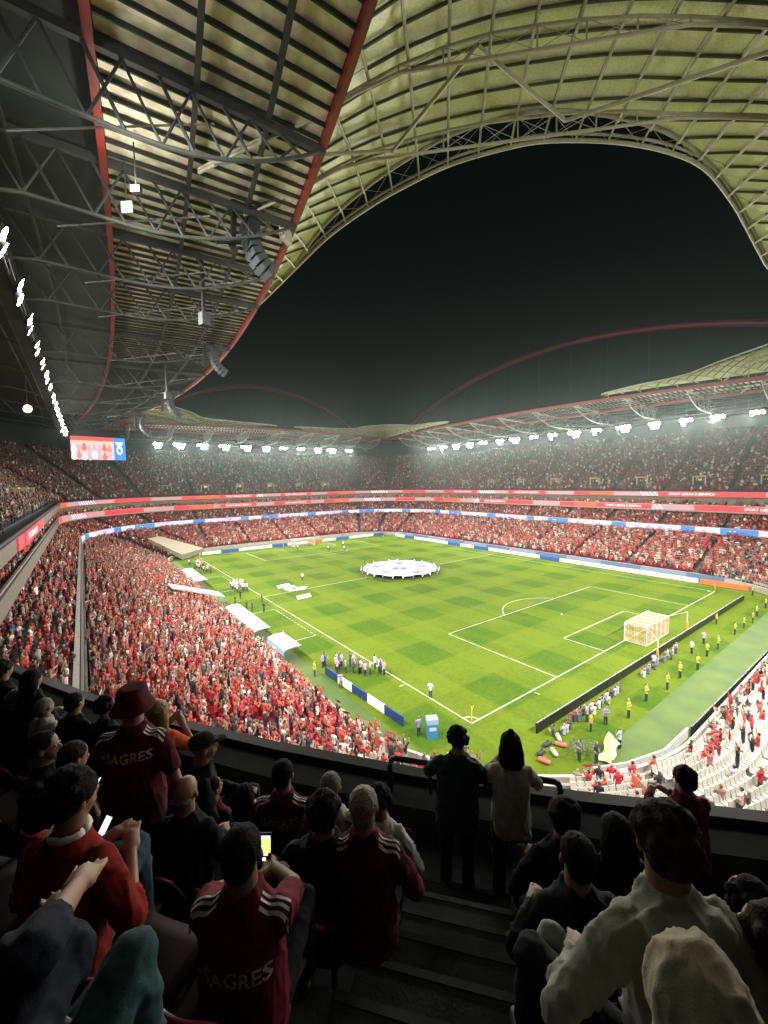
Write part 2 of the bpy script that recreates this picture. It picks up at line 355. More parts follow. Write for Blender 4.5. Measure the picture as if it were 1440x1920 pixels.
for root, pts, z in ((rb_u, ((99.25, 13.5), (99.25, 62), (99.25, 92)), 17.18), (rb_l, ((99.55, 30), (99.55, 76), (99.55, -2)), 13.65)):
    for x, y in pts: lettering(root, 'SPORT LISBOA E BENFICA', x-.05, y, z, -PI/2, .85, LT, LR, 15)
for root, y, z, k in ((rb_u, 137.2, 17.18, .8), (rb_l, 137.6, 13.65, .9)):
    for x in (22, 46): lettering(root, 'SPORT LISBOA E BENFICA', x, y, z, 0, .85, LT, LR, 14)
for y in (31.5,): lettering(rb_u, 'SPORT LISBOA E BENFICA', -31.2, y, 17.2, PI/2, .8, LT, LR, 14)
b_ = MB(); b_.box((-31.27, 20, 16.66), (-31.2, 46, 17.72)); part('screen_section', b_, LR, rb_u)

# ---------------------------------------------------------------- roof
rim_l = lambda s: 8.5+(s-52.5)**2/480; rim_e = lambda s: 12+(s-34)**2/360; rim_n = lambda s: rim_e(s)+5
mid_l = lambda s: 22.6+(s-52.5)**2/1000; mid_e = lambda s: 25.5+(s-34)**2/800
SIDES = {'near_l': (105, rim_l, mid_l, lambda s, o: (-o, s)), 'far_r': (105, rim_l, mid_l, lambda s, o: (68+o, s)),
         'near_e': (68, rim_n, lambda s: mid_e(s)+5, lambda s, o: (s, -o)), 'far_e': (68, rim_e, mid_e, lambda s, o: (s, 105+o))}
Z_RIM, Z_MID, Z_BACK, O_BACK = 41.0, 40.4, 42.0, 61.0
def zr(t): return Z_RIM+(Z_MID-Z_RIM)*t
def pt(side, s, o, z):
    x, y = SIDES[side][3](s, o); return (x, y, z)
def side_range(side):
    L, rim, mid, f = SIDES[side]; s0 = -40.
    while -s0 > rim(s0): s0 += .5
    return s0, L-s0
sname = {'near_l': 'roof over the left stand, its red rim crossing the picture', 'far_r': 'roof over the long stand beyond the pitch on the right',
         'near_e': 'roof over the goal stand nearest on the right', 'far_e': 'roof over the far goal stand beyond the pitch'}
for side in SIDES:
    L, rim, mid, f = SIDES[side]; s0, s1 = side_range(side); near = side == 'near_l'
    root = thing('stand_roof', sname[side], 'roof')
    P = lambda s, o, z: pt(side, s, o, z)
    ss = np.linspace(s0, s1, 70)
    rm = MB(); rb = [P(s, rim(s), Z_RIM) for s in ss]; 
    for a, b_ in zip(rb, rb[1:]): rm.bar(a, b_, .30, .75)
    part('rim_beam', rm, redst, root)
    s2_, s3_ = -22.0 if side in('near_l', 'far_r') else -20., 0
    s3_ = L-s2_; ss2 = np.linspace(s2_, s3_, 60)
    rm = MB(); q_ = [P(s, mid(s), Z_MID-.25) for s in ss2]
    for a, b_ in zip(q_, q_[1:]): rm.bar(a, b_, .35, .8)
    part('inner_beam', rm, redst, root)
    # translucent strips between the rim and the inner beam, each its own panel; a purlin in every joint
    st = 1.0; n = int((s1-s0)/st)
    groups = [(i, i+1) for i in range(n)] if near else [(0, n)]
    for i0, i1 in groups:
        mb = MB(); pu = MB()
        for i in range(i0, i1):
            a, b_ = s0+i*st+.03, s0+(i+1)*st-.03
            ra, rb_ = rim(a)+.2, rim(b_)+.2; ma, mb_ = max(mid(a)-.2, ra+.1), max(mid(b_)-.2, rb_+.1)
            if side in ('near_l', 'far_r') or True:
                if a < -ma: ma = max(ra+.05, -a)
                if b_ < -mb_: mb_ = max(rb_+.05, -b_)
                if a > L+ma: ma = max(ra+.05, a-L)
                if b_ > L+mb_: mb_ = max(rb_+.05, b_-L)
            jz = random.uniform(-.015, .015)
            v = [P(a, ra, Z_RIM+.25+jz), P(b_, rb_, Z_RIM+.25+jz), P(b_, mb_, Z_MID+.25+jz), P(a, ma, Z_MID+.25+jz)]
            mb.add(v+[(x, y, z+.05) for x, y, z in v], [(0, 1, 2, 3), (7, 6, 5, 4), (0, 4, 5, 1), (2, 6, 7, 3)])
            pu.bar(P(b_+.03, rb_, Z_RIM+.10), P(b_+.03, mb_, Z_MID+.10), .09, .22)
        part('roof_panel', mb, poly, root, kind=None if near else 'stuff'); part('purlin', pu, steeld, root, kind=None if near else 'stuff')
    # opaque sheet behind
    mb = MB(); cols = np.linspace(-O_BACK, L+O_BACK, 60); vs = []; 
    for j, t in enumerate(np.linspace(0, 1, 6)):
        pass
    sl = np.linspace(0, 1, 61)
    oo = [None]+list(np.linspace(27, O_BACK, 6)); k = len(oo)
    for u in sl:
        for o_ in oo:
            if o_ is None:
                s = s2_+(s3_-s2_)*u; oq = mid(s)+.2; z = Z_MID+.3
            else:
                s = -o_+(L+2*o_)*u; oq = o_; z = Z_MID+.3+(Z_BACK-Z_MID)*(o_-25)/(O_BACK-25)
            vs.append(P(s, oq, z))
    mb.add(vs, [(i*k+j, i*k+j+1, (i+1)*k+j+1, (i+1)*k+j) for i in range(60) for j in range(k-1)]); part('roof_sheet', mb, roofd, root)
    # longitudinal members
    for fr, w in ((.30, .24), (.62, .24), (1.35, .16), (1.75, .2), (2.2, .16)):
        mb = MB(); pl = []
        for s in np.linspace(s2_+4, s3_-4, 50): 
            o_ = rim(s)+(mid(s)-rim(s))*fr; pl.append(P(s, o_, zr(min(fr, 1))-.22-(.0 if fr < 1 else .25)))
        for a, b_ in zip(pl, pl[1:]): mb.bar(a, b_, w, w*1.2)
        part('long_beam', mb, steeld, root)
    # cantilever trusses with their curved bottom chords
    tl = [-12, -2, 5.3, 13, 20.3, 36, 52, 68, 84, 100, 115] if near else list(np.arange(-14, L+16, 11.8))
    for s in tl:
        r0 = rim(s); m0 = mid(s); W_ = 30.-r0; T = MB(); ch = MB()
        bc = []
        for t in np.linspace(0, 1, 12):
            o_ = r0+W_*t; dz = 3.9*(1-(1-min(1, t*1.55))**2); bc.append((o_, Z_RIM-.35-dz*(.92 if t < 1 else 1)))
        ch.tube([P(s, o_, z) for o_, z in bc], .105, 8)
        tcd = [(r0+W_*t, zr(min(1, (W_*t)/(m0-r0)))-.42) for t in np.linspace(0, 1, 12)]
        ch.bar(P(s, *tcd[0]), P(s, *tcd[-1]), .28, .4)
        for i in range(1, 11):
            T.tube([P(s, *bc[i]), P(s, *(tcd[i+1] if i % 2 else tcd[i-1]))], .085 if i % 2 else .065, 6)
            if i % 2 == 0: T.tube([P(s, *bc[i]), P(s, *tcd[i+1])], .065, 6)
        ch.tube([P(s, 30, bc[-1][1]), P(s, 34, 38.2), P(s, 52, 40.3)], .13, 6)
        tr = part('roof_truss', ch, steelw if not near else mat('truss_grey', (.045, .05, .047), .7, 0, noise=.2, nscale=2), root); part('truss_web', T, steeld if near else steelg, tr)
        if near and s > -5:
            bx = MB(); bx.tube([P(s+.1, r0+.6, 40.2), P(s+3.2, r0+5.2, 39.6)], .05, 5); bx.tube([P(s, r0+6, 39.2), P(s+4, r0+14, 37.8)], .05, 5); part('bracing', bx, steelg, root)
    # catwalk carrying the floodlights
    cw = MB()
    for dz, do in ((0, 0), (0, 1.1), (1.0, 0), (1.0, 1.1)): cw.tube([P(s, 30+do, 36.3+dz) for s in (-14, L+14)], .06, 5)
    for s in np.arange(-14, L+14, 2.4): cw.bar(P(s, 30, 36.3), P(s, 31.1, 36.3), .05, .05); cw.bar(P(s, 30, 36.3), P(s+1.2, 30, 37.3), .04, .04); cw.bar(P(s, 30, 37.3), P(s, 30.2, 40.2), .06, .06)
    part('catwalk', cw, steelg, root); cf = MB(); cf.obox(P(L/2, 30.55, 36.25), Vector(P(L/2+14+L/2, 0, 0))-Vector(P(0, 0, 0)) and (Vector(P(L/2+14, 0, 0))-Vector(P(0, 0, 0))), Vector(P(0, .5, 0))-Vector(P(0, 0, 0)), (0, 0, .03)); part('catwalk_deck', cf, steeld, root)

# corner membranes
SQ2 = math.sqrt(2)
EDGE = [(-9.5, 26.7, 42.4), (-9.0, 21, 42.7), (-8.5, 8.3, 43.2), (-6.6, 3.1, 44.1), (-4.4, -2.0, 44.5), (-1.2, -6.6, 44.5), (2.3, -9.4, 44.3), (4.7, -11.7, 43.5), (8.6, -13.2, 43.2), (15.4, -13.3, 43.0), (31, -12.6, 42.5)]
ea = np.array([((x-y)/SQ2, (x+y)/SQ2, z) for x, y, z in EDGE])
fine = np.linspace(ea[0, 0], ea[-1, 0], 61)
def smooth_interp(x, k):
    v = np.interp(fine, ea[:, 0], ea[:, k])
    w = np.convolve(np.pad(v, 2, 'edge'), [.1, .22, .36, .22, .1], 'valid'); return float(np.interp(x, fine, w))
def rim_b(a, near=True):
    re_ = rim_n if near else rim_e
    lo, hi = -45., 45.
    f = lambda b_: (lambda x, y: max(x+rim_l(y), y+rim_e(x)) if True else 0)((a+b_)/SQ2, (b_-a)/SQ2)
    # outside the roof opening (over the stands) f is < 0 on either side
    g_ = lambda b_: min(((a+b_)/SQ2)+rim_l((b_-a)/SQ2), ((b_-a)/SQ2)+re_((a+b_)/SQ2))
    b_ = -32.
    while g_(b_) < 0 and b_ < 20: b_ += .1
    return b_-.5
def mem_z(a, b_):
    r0, e0 = rim_b(a), smooth_interp(a, 1); t = (b_-r0)/max(.5, e0-r0)
    return 42.0+(smooth_interp(a, 2)-42.0)*t+.85*math.sin(PI*min(1, max(0, t)))*max(0, 1-abs(a)/22)
def gap(a): return 2.3*max(0, 1-((a+.5)/17)**2)
PUR = mat('purlin_steel', (.07, .075, .05), .6)
A_S = np.arange(-25, 30.3, 2.1); TIPA, TIPB = ea[0, 0], ea[-1, 0]
RB = {round(a, 3): rim_b(a) for a in A_S}
cmap = {(1, 1): 'pale latticed corner roof arching overhead at the top right', (-1, 1): 'latticed corner roof rising at the right edge beyond the long stand',
        (1, -1): 'pale latticed corner roof at the far left behind the red rim', (-1, -1): 'small pale corner roof dipping between the two farthest stands'}
for (sx, sy), lab in cmap.items():
    near = sx == 1 and sy == 1
    def Q(a, b_, z):
        x, y = (a+b_)/SQ2, (b_-a)/SQ2; return (x if sx > 0 else 68-x, y if sy > 0 else 105-y, z)
    root = thing('corner_roof', lab, 'roof')
    lim = lambda a: (rim_b(a), smooth_interp(a, 1)-gap(a))
    raf, pur, alls = MB(), MB(), MB()
    bst = 1.35
    for i in range(len(A_S)-1):
        a0, a1 = A_S[i], A_S[i+1]; (l0, h0), (l1, h1) = lim(a0), lim(a1)
        b_ = math.floor(min(l0, l1)/bst)*bst
        while b_ < max(h0, h1):
            q0 = [min(max(b_, l0), h0), min(b_+bst, h0)]; q1 = [min(max(b_, l1), h1), min(b_+bst, h1)]
            q0[1] = max(q0[1], q0[0]); q1[1] = max(q1[1], q1[0])
            if q0[1]-q0[0]+q1[1]-q1[0] > .15:
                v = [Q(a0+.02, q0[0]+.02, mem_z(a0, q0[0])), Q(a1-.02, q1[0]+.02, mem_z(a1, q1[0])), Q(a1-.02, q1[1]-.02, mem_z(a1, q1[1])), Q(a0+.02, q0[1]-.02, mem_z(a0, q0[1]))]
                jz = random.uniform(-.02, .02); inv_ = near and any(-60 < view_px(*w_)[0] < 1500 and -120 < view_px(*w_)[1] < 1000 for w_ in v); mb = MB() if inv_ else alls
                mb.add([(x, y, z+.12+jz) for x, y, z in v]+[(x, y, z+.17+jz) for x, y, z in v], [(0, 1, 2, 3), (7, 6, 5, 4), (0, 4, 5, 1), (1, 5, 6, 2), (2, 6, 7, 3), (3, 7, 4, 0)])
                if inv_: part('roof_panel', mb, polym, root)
            if q0[1]-q0[0] > .01 and q1[1]-q1[0] > .01 and q0[0] == b_ and q1[0] == b_:
                pb = MB() if near else pur; pb.bar(Q(a0, b_, mem_z(a0, b_)-.02), Q(a1, b_, mem_z(a1, b_)+.02), .08, .13)
                if near: part('purlin', pb, PUR, root)
            b_ += bst
        ab = [(a0, l0+(h0-l0)*t) for t in np.linspace(0, 1, 8)]
        if h0-l0 > .6:
            rb2 = MB() if near else raf; rb2.tube([Q(a, b2, mem_z(a, b2)-.20) for a, b2 in ab], .085, 6)
            if near: part('rafter', rb2, steelw, root)
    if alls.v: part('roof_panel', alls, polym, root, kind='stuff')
    if not near: part('purlin', pur, PUR, root, kind='stuff'); part('rafter', raf, steelw, root, kind='stuff')
    # edge tube, membrane edge tube, ladder bracing in the gap
    aa = np.linspace(TIPA, TIPB, 60)
    et = MB(); et.tube([Q(a, smooth_interp(a, 1), smooth_interp(a, 2)-.15) for a in aa], .13, 8)
    et.tube([Q(a, smooth_interp(a, 1)-.35, smooth_interp(a, 2)-.0) for a in aa], .09, 6); part('edge_tube', et, steelw, root)
    et = MB(); et.tube([Q(a, smooth_interp(a, 1)-gap(a)-.02, mem_z(a, smooth_interp(a, 1)-gap(a))+.02) for a in aa], .12, 8); part('membrane_edge_tube', et, steelw, root)
    et = MB()
    for i, a in enumerate(A_S):
        e0, g0 = smooth_interp(a, 1), gap(a)
        if g0 < .3: continue
        p1, p2 = Q(a, e0, smooth_interp(a, 2)-.15), Q(a, e0-g0, mem_z(a, e0-g0)); et.tube([p1, p2], .07, 6)
        if i+1 < len(A_S):
            a2 = A_S[i+1]; e2, g2 = smooth_interp(a2, 1), gap(a2)
            et.tube([p1, Q(a2, e2-g2, mem_z(a2, e2-g2))], .016, 4); et.tube([p2, Q(a2, e2, smooth_interp(a2, 2)-.15)], .016, 4)
    part('edge_bracing', et, steelw, root)
    # straight trusses with arched top chords, and the struts between them
    for bt, a_lo, a_hi in ((-7.6, -16, 26), (-13.0, -16, 24)):
        T = MB(); tp, bo = [], []; zb = 42.55
        for a in np.arange(a_lo, a_hi+.1, 2.3):
            hb = smooth_interp(a, 1)-gap(a); b_ = min(bt, hb-.1) if a > -9 and a < 11 else bt
            zt = mem_z(a, min(b_, hb))-.3; tp.append(Q(a, b_, zt)); zz = zb-.1*math.cos(a/14)
            zz = 42.95; bo.append(Q(a, b_, min(zt-.2, zz)))
        T.tube(tp, .08, 6); T.tube(bo, .09, 6)
        for i in range(len(tp)):
            T.tube([tp[i], bo[i]], .05, 5)
            if i+1 < len(tp): T.tube([tp[i], bo[i+1]], .022, 4); T.tube([bo[i], tp[i+1]], .022, 4)
        part('arched_truss', T, steelw, root)
    T = MB(); zz = [(-14, -13), (-5.5, -7.6), (-.5, -13), (5.2, -7.6), (14.5, -13), (19, -7.6)]
    for (a0, b0), (a1, b1) in zip(zz, zz[1:]): T.tube([Q(a0, b0, mem_z(a0, b0)-.7), Q(a1, b1, mem_z(a1, b1)-.7)], .11, 8)
    part('diagonal_strut', T, steelw, root)
    T = MB()
    for a in A_S[::2]:
        l0 = rim_b(a); T.tube([Q(a, l0, 42.0), Q(a, l0, 41.2)], .07, 6)
    part('prop', T, steelw, root)

# arches beyond
def arch(label, f, a0, a1, n=50):
    root = thing('roof_arch', label, 'arch'); mb = MB(); mb.tube([f(t) for t in np.linspace(a0, a1, n)], .8, 10); part('arch_tube', mb, archm, root, smooth=True)
    h = MB()
    for t in np.linspace(a0, a1, 16)[2:-2]: p = f(t); h.tube([p, (p[0], p[1], 42)], .05, 4)
    part('hanger', h, steeld, root)
arch('tall dark red arch rising over the long stand on the right', lambda t: (100, 52.5+t, 64.5-.0031*t*t), -84, 84)
arch('faint dark red arch over the far goal stand', lambda t: (34+t, 140, 60.5-.008*t*t), -46, 46)

# ---------------------------------------------------------------- floodlights
lamp_m = MB(); lamp_m.tube([(0, 0, 0), (0, .35, 0)], .5, 10)
lens_m = MB(); lens_m.tube([(0, -.02, 0), (0, .0, 0)], .47, 12)
LAMP = lamp_m.mesh('lamp_housing', [steeld]); LENS = lens_m.mesh('lens', [glow])
brk = MB(); brk.tube([(-1.6, .2, .55), (1.6, .2, .55)], .05, 6)
for x in (-1.2, -.4, .4, 1.2): brk.tube([(x, .2, .55), (x, .2, 0)], .03, 5)
BRK = brk.mesh('bracket', [steeld])
where = {'near_l': 'under the roof of the left stand', 'far_r': 'under the roof of the long stand on the right', 'far_e': 'under the roof of the far goal stand', 'near_e': 'under the roof of the nearest goal stand'}
nlight = 0
for side, (L, rim, mid, f) in SIDES.items():
    span = np.arange(-6, L+7, 7.2 if side in ('near_l', 'far_r') else 7.6)
    for i, s in enumerate(span):
        s += random.uniform(-.5, .5)
        x, y = f(s, 29.6); root = thing('floodlight', 'white floodlight bank in the row '+where[side], 'floodlight', (x, y, 36), group='floodlights '+where[side])
        tx, ty = 34+(x-34)*.05, min(max(y, 12), 93)*.75+52.5*.25
        if side in('near_e', 'far_e'): tx, ty = 34*.4+x*.6, 52.5+(y-52.5)*.45
        rz = math.atan2(ty-y, tx-x)+PI/2; root.scale = (.72,)*3 if side == 'near_l' else (1,)*3; root.rotation_euler = (R(-0), 0, rz)
        link('bracket', BRK, root)
        nl = random.choice((3, 4, 5, 6))
        for k in range(nl):
            xx = (-.5, .55, 1.6, .0, 1.1, -1.5)[k]; h = link('lamp', LAMP, root, (xx, 0, (0 if k in (0, 1, 2, 5) else -.95)+random.uniform(-.05, .05))); h.rotation_euler = (R(28), 0, R(random.uniform(-15, 15)))
            link('lens', LENS, h)
        if True:
            ld = bpy.data.lights.new('spot', 'SPOT'); ld.energy = SPOT_W*.8; ld.spot_size = R(114); ld.spot_blend = .95; ld.shadow_soft_size = SPOT_SOFT; ld.color = (1, .96, .88)
            lo = link('spot_lamp', ld, None, (x, y, 36)); nlight += 1
            p = Vector((x, y, 35.6)); dirv = (Vector((tx, ty, 0))-p).normalized(); lo.location = p+dirv*.8
            lo.rotation_euler = dirv.to_track_quat('-Z', 'Y').to_euler()
            lo.parent = root; lo.matrix_parent_inverse = (Matrix.Translation(root.location) @ Matrix.Rotation(rz, 4, 'Z') @ Matrix.Scale(root.scale[0], 4)).inverted()
# hanging work lamp and other fittings under the left roof
wl = thing('work_lamp', 'bright white lamp beside the inner red beam of the left roof', 'lamp', (-23.6, 2.6, 37.6), R(-40))
b_ = MB(); b_.box((-.26, -.12, -.18), (.26, .12, .18)); part('housing', b_, steeld, wl); b_ = MB(); b_.box((-.2, -.14, -.13), (.2, -.125, .13)); part('lens', b_, mat('work_glow', (1, 1, 1), .5, emit=(1, .95, .85), es=25), wl)
b_ = MB(); b_.tube([(0, 0, .25), (0, 0, 2.4)], .04, 6); part('stem', b_, steeld, wl)
ld = bpy.data.lights.new('work', 'POINT'); ld.energy = 420; ld.shadow_soft_size = .2; ld.color = (1, .95, .85); link('spot_lamp', ld, wl, (0, -.5, 0))
wb = thing('reflector_board', 'small white square panel hanging beside the bright lamp', 'panel', (-23.9, 4.3, 37.5), R(-40))
b_ = MB(); b_.box((-.32, -.04, -.30), (.32, .04, .30)); part('plate', b_, whitep, wb); b_ = MB(); b_.tube([(0, 0, .38), (0, 0, 2.4)], .03, 6); part('stem', b_, steeld, wb)
sp2 = thing('work_lamp', 'single yellowish lamp behind the floodlight row of the left stand', 'lamp', (-33, 62, 34.2), R(-60))
b_ = MB(); b_.ell((0, 0, 0), (.8, .5, .6)); part('lens', b_, mat('warm_glow', (1, .9, .5), .5, emit=(1, .85, .45), es=6), sp2); b_ = MB(); b_.tube([(0, 0, .5), (0, 0, 5)], .05, 6); part('stem', b_, steeld, sp2)

# line array loudspeakers
def speaker(label, loc, s, rz, big=True):
    root = thing('line_array_speaker', label, 'loudspeaker', loc, rz, 'loudspeakers hanging under the left roof'); root.scale = (s,)*3
    for k in range(10):
        a = R(-40+k*11); c = Vector((0, -2.2+2.2*math.cos(a), -2.0*math.sin(a)))
        b_ = MB(); d = Vector((0, -math.cos(a), math.sin(a))); t_ = Vector((0, math.sin(a), math.cos(a)))
        b_.obox(c, (.62, 0, 0), d*.32, t_*.17); part('cabinet', b_, mat('speaker_grey', (.025, .032, .034), .5, noise=.3, nscale=6), root)
    b_ = MB(); b_.bar((-.4, -.2, 1.45), (-.4, 1.2, 1.45), .12); b_.bar((.4, -.2, 1.45), (.4, 1.2, 1.45), .12); b_.bar((-.5, 1.0, 1.4), (.5, 1.0, 1.4), .2, .3); b_.tube([(0, 0, 1.5), (0, 0, 4)], .04, 6)
    b_.tube([(0, .9, 1.5), (.1, 1, 4)], .03, 5); b_.bar((0, .9, 1.2), (0, 1.1, -1.2), .25, .3); b_.bar((0, .6, -.6), (0, 2.0, -1.0), .18); part('rigging_frame', b_, blackp, root)
speaker('big curved loudspeaker array, the nearest one under the left roof', (-16.2, 6.2, 39.3), 1.2, R(92))
speaker('curved loudspeaker array, second along the left roof rim', (-12.2, 32.5, 38.3), 1.15, R(88))
speaker('small dark loudspeaker array below the left roof rim near the far corner', (-12.0, 66, 37.8), 1.4, R(95))
speaker('farthest loudspeaker array, hanging above the big screen', (-14.2, 92, 36.8), 1.4, R(95))
for lab, p in (('thin dark hoist hanging under the left roof beside the nearest array', (-17.8, 13.5, 37.5)), ('narrow dark hoist farther along the left roof', (-16.0, 44, 36.8))):
    h = thing('cable_hoist', lab, 'hoist', p, R(20)); b_ = MB(); b_.box((-.12, -.12, -1.4), (.12, .12, 3)); part('mast', b_, blackp, h); b_ = MB(); b_.box((-.35, -.3, -2.4), (.35, .3, -1.4)); b_.bar((0, 0, -1.8), (1.1, .3, -2.1), .2); part('motor', b_, steeld, h)
bx = thing('junction_box', 'pale square box fixed to the red rim beside the nearest array', 'box', (-13.6, 6.0, 40.2), R(35)); b_ = MB(); b_.box((-.55, -.2, -.5), (.55, .2, .5)); part('case', b_, mat('box_pale', (.5, .48, .38), .6), bx); b_ = MB(); b_.bar((0, .2, .2), (0, 1.0, .6), .12); part('arm', b_, steeld, bx)

# big screen in the far left corner
sc = thing('video_screen', 'big lit video screen hanging in the far left corner, red with a blue end', 'screen', (-22.2, 119.5, 32.7), R(8))
b_ = MB(); b_.box((-6.7, .05, -3.4), (6.7, .6, 3.4)); part('frame', b_, steeld, sc)
def panel(x0, x1, z0, z1, m, nm, y=-.0, par=None):
    b_ = MB(); b_.box((x0, y, z0), (x1, .04, z1)); return part(nm, b_, m, par or sc)
panel(-6.5, 3.6, 2.1, 3.2, em('scr_red', (.9, .06, .06), 1), 'picture'); panel(3.6, 6.5, -3.2, 3.2, em('scr_blue', (.02, .2, .85), 1), 'picture')
panel(-6.5, 3.6, -3.2, 2.1, em('scr_pink', (.85, .42, .36), 1), 'picture')
rs = random.Random(4); fg = [em('scr_a', (.95, .8, .75), 1), em('scr_b', (.8, .12, .08), 1), em('scr_c', (.45, .35, .5), .9), em('scr_d', (.6, .2, .2), .9)]
for k in range(16):
    x = -5.9+9*(k % 8)/7.5; z = -1.8+2.1*(k//8)+rs.uniform(-.4, .4); b_ = MB(); m = rs.choice(fg)
    b_.ell((x, -.02, z+.55), (.34, .03, .42), 10, 6); b_.ell((x, -.02, z-.5), (.62, .03, .8), 10, 6); part('picture', b_, m, sc)

b_ = MB(); b_.ell((5.0, -.03, -.3), (.75, .03, 1.35), 14, 8); b_.add([(3.9, -.04, 2.0), (6.1, -.04, 2.0), (5.5, -.04, 1.1), (4.5, -.04, 1.1)], [(0, 1, 2, 3)]); part('emblem', b_, fg[0], sc)
b_ = MB(); b_.ell((5.0, -.06, -.45), (.4, .02, .7), 12, 6); part('emblem', b_, em('scr_blue', (0, 0, 0), 1), sc)
b_ = MB(); b_.tube([(-4, .3, 3.4), (-4, .3, 7.5)], .08); b_.tube([(4, .3, 3.4), (4, .3, 7.5)], .08); part('hanger', b_, steeld, sc)

# lit stairway portals in the top stand
def portal(x, y, z, rz, lab):
    root = thing('stairway_portal', lab, 'doorway', (x, y, z), rz, 'lit stairway portals in the top stand')
    b_ = MB(); b_.box((-1.5, 0, 0), (-1.2, 2.2, 2.3)); b_.box((1.2, 0, 0), (1.5, 2.2, 2.3)); b_.box((-1.5, -.1, 2.3), (1.5, 2.2, 2.6)); part('surround', b_, mat('portal_pale', (.4, .33, .22), .7), root)
    b_ = MB(); b_.box((-1.2, 1.9, .1), (1.2, 2.0, 2.2)); part('opening', b_, mat('portal_light', (.5, .4, .25), .6, emit=(1, .74, .4), es=.5), root)
for k, y in enumerate(np.arange(-14, 116, 13.6)): portal(103.6, y, 19.3, -PI/2, 'lit doorway among the top-stand crowd beyond the right touchline')
for k, x in enumerate(np.arange(-2, 76, 13)): portal(x, 142.1, 19.3, 0, 'lit doorway among the top-stand crowd beyond the far goal')
for y in (70, 84, 98): portal(-35.6, y, 19.3, PI/2, 'lit doorway among the top-stand crowd on the left')

# night air lit by the floodlights
hz_ = MB(); hz_.box((-130, -130, -1.3), (200, 235, 70)); hm_ = bpy.data.materials.new('night_haze'); hm_.use_nodes = True; nt = hm_.node_tree; nt.nodes.clear()
ou = nt.nodes.new('ShaderNodeOutputMaterial'); vo = nt.nodes.new('ShaderNodeVolumePrincipled'); vo.inputs['Density'].default_value = HAZE; vo.inputs['Color'].default_value = (.78, .96, .90, 1); vo.inputs["Anisotropy"].default_value = .86
nt.links.new(vo.outputs[0], ou.inputs['Volume']); o = part('haze', hz_, hm_, kind='stuff'); o['label'] = 'thin night haze glowing under the floodlights'

# ---------------------------------------------------------------- low detail people
def mini(arms, seated=False, prop=None):
    mb = MB(); mb.cur = 0
    mb.loft([((0, 0, .78), (.17, 0, 0), (0, .11, 0)), ((0, 0, 1.1), (.16, 0, 0), (0, .10, 0)), ((0, 0, 1.38), (.22, 0, 0), (0, .11, 0)), ((0, 0, 1.49), (.09, 0, 0), (0, .07, 0))], 8)
    def limb(p, q, r, s): mb.tube([p, q], r, 5, r2=s)
    mb.cur = 3; limb((-.09, 0, .82), (-.1, .02, .02), .095, .06); limb((.09, 0, .82), (.1, -.02, .02), .095, .06)
    mb.cur = 0
    for s in (-1, 1):
        sh = (s*.21, 0, 1.40)
        el, ha = {'down': ((s*.26, -.02, 1.12), (s*.22, .12, .92)), 'up': ((s*.30, .08, 1.62), (s*.26, .1, 1.9)), 'clap': ((s*.27, .12, 1.15), (s*.05, .32, 1.3)), 'phone': ((s*.24, .2, 1.25), (s*.07, .38, 1.55)), 'fold': ((s*.26, .05, 1.12), (-s*.08, .2, 1.18))}[arms]
        mb.cur = 0; limb(sh, el, .06, .05); mb.cur = 1; limb(el, ha, .045, .04)
    mb.cur = 1; mb.ell((0, .01, 1.62), (.085, .1, .12), 8, 5); mb.cur = 2; mb.ell((0, -.02, 1.65), (.092, .1, .105), 8, 5)
    if prop == 'scarf': mb.cur = 0; mb.add([(-.34, .12, 1.84), (.34, .12, 1.84), (.34, .13, 2.02), (-.34, .13, 2.02)], [(0, 1, 2, 3)])
    if prop == 'vest': pass
    return mb
def pants(c=(.03, .035, .05)): return mat('trousers_%02d%02d%02d' % tuple(int(x*99) for x in c), c, .85)
MINI = {k: mini(*v).mesh('fan_'+k, [M_CL, M_SK, M_HR, pants()]) for k, v in dict(down=('down',), up=('up',), clap=('clap',), scarf=('up', False, 'scarf'), fold=('fold',)).items()}
PAL_LOW = [((.44, .025, .034), 32), ((.60, .08, .05), 13), ((.66, .61, .54), 20), ((.015, .017, .024), 18), ((.10, .10, .11), 6), ((.32, .21, .15), 4), ((.03, .05, .11), 3), ((.48, .17, .16), 8)]
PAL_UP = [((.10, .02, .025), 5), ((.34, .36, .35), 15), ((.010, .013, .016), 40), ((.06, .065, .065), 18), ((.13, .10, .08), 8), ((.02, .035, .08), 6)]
CN = {0: 'red', 1: 'bright red', 2: 'white', 3: 'black', 4: 'grey', 5: 'tan', 6: 'navy', 7: 'pink'}
def palette(p, n): c = np.array([x for x, _ in p]); w = np.array([x for _, x in p], float); i = rng.choice(len(p), n, p=w/w.sum()); return i, c[i]
def rows():
    for i in range(LOW[4]): yield 'low', i, LOW[0]+LOW[2]*(i+.5), LOW[1]+LOW[3]*i
    for i in range(MID[4]): yield 'mid', i, MID[0]+MID[2]*(i+.5), MID[1]+MID[3]*i
    for i in range(BOX[4]): yield 'box', i, BOX[0]+BOX[2]*(i+.5), BOX[1]+BOX[3]*i
    for k in range(1, NUP): yield 'up', k, 32.5+WALK+RUN*(k-.5), FL0+RISE*k
people = []; seats = []
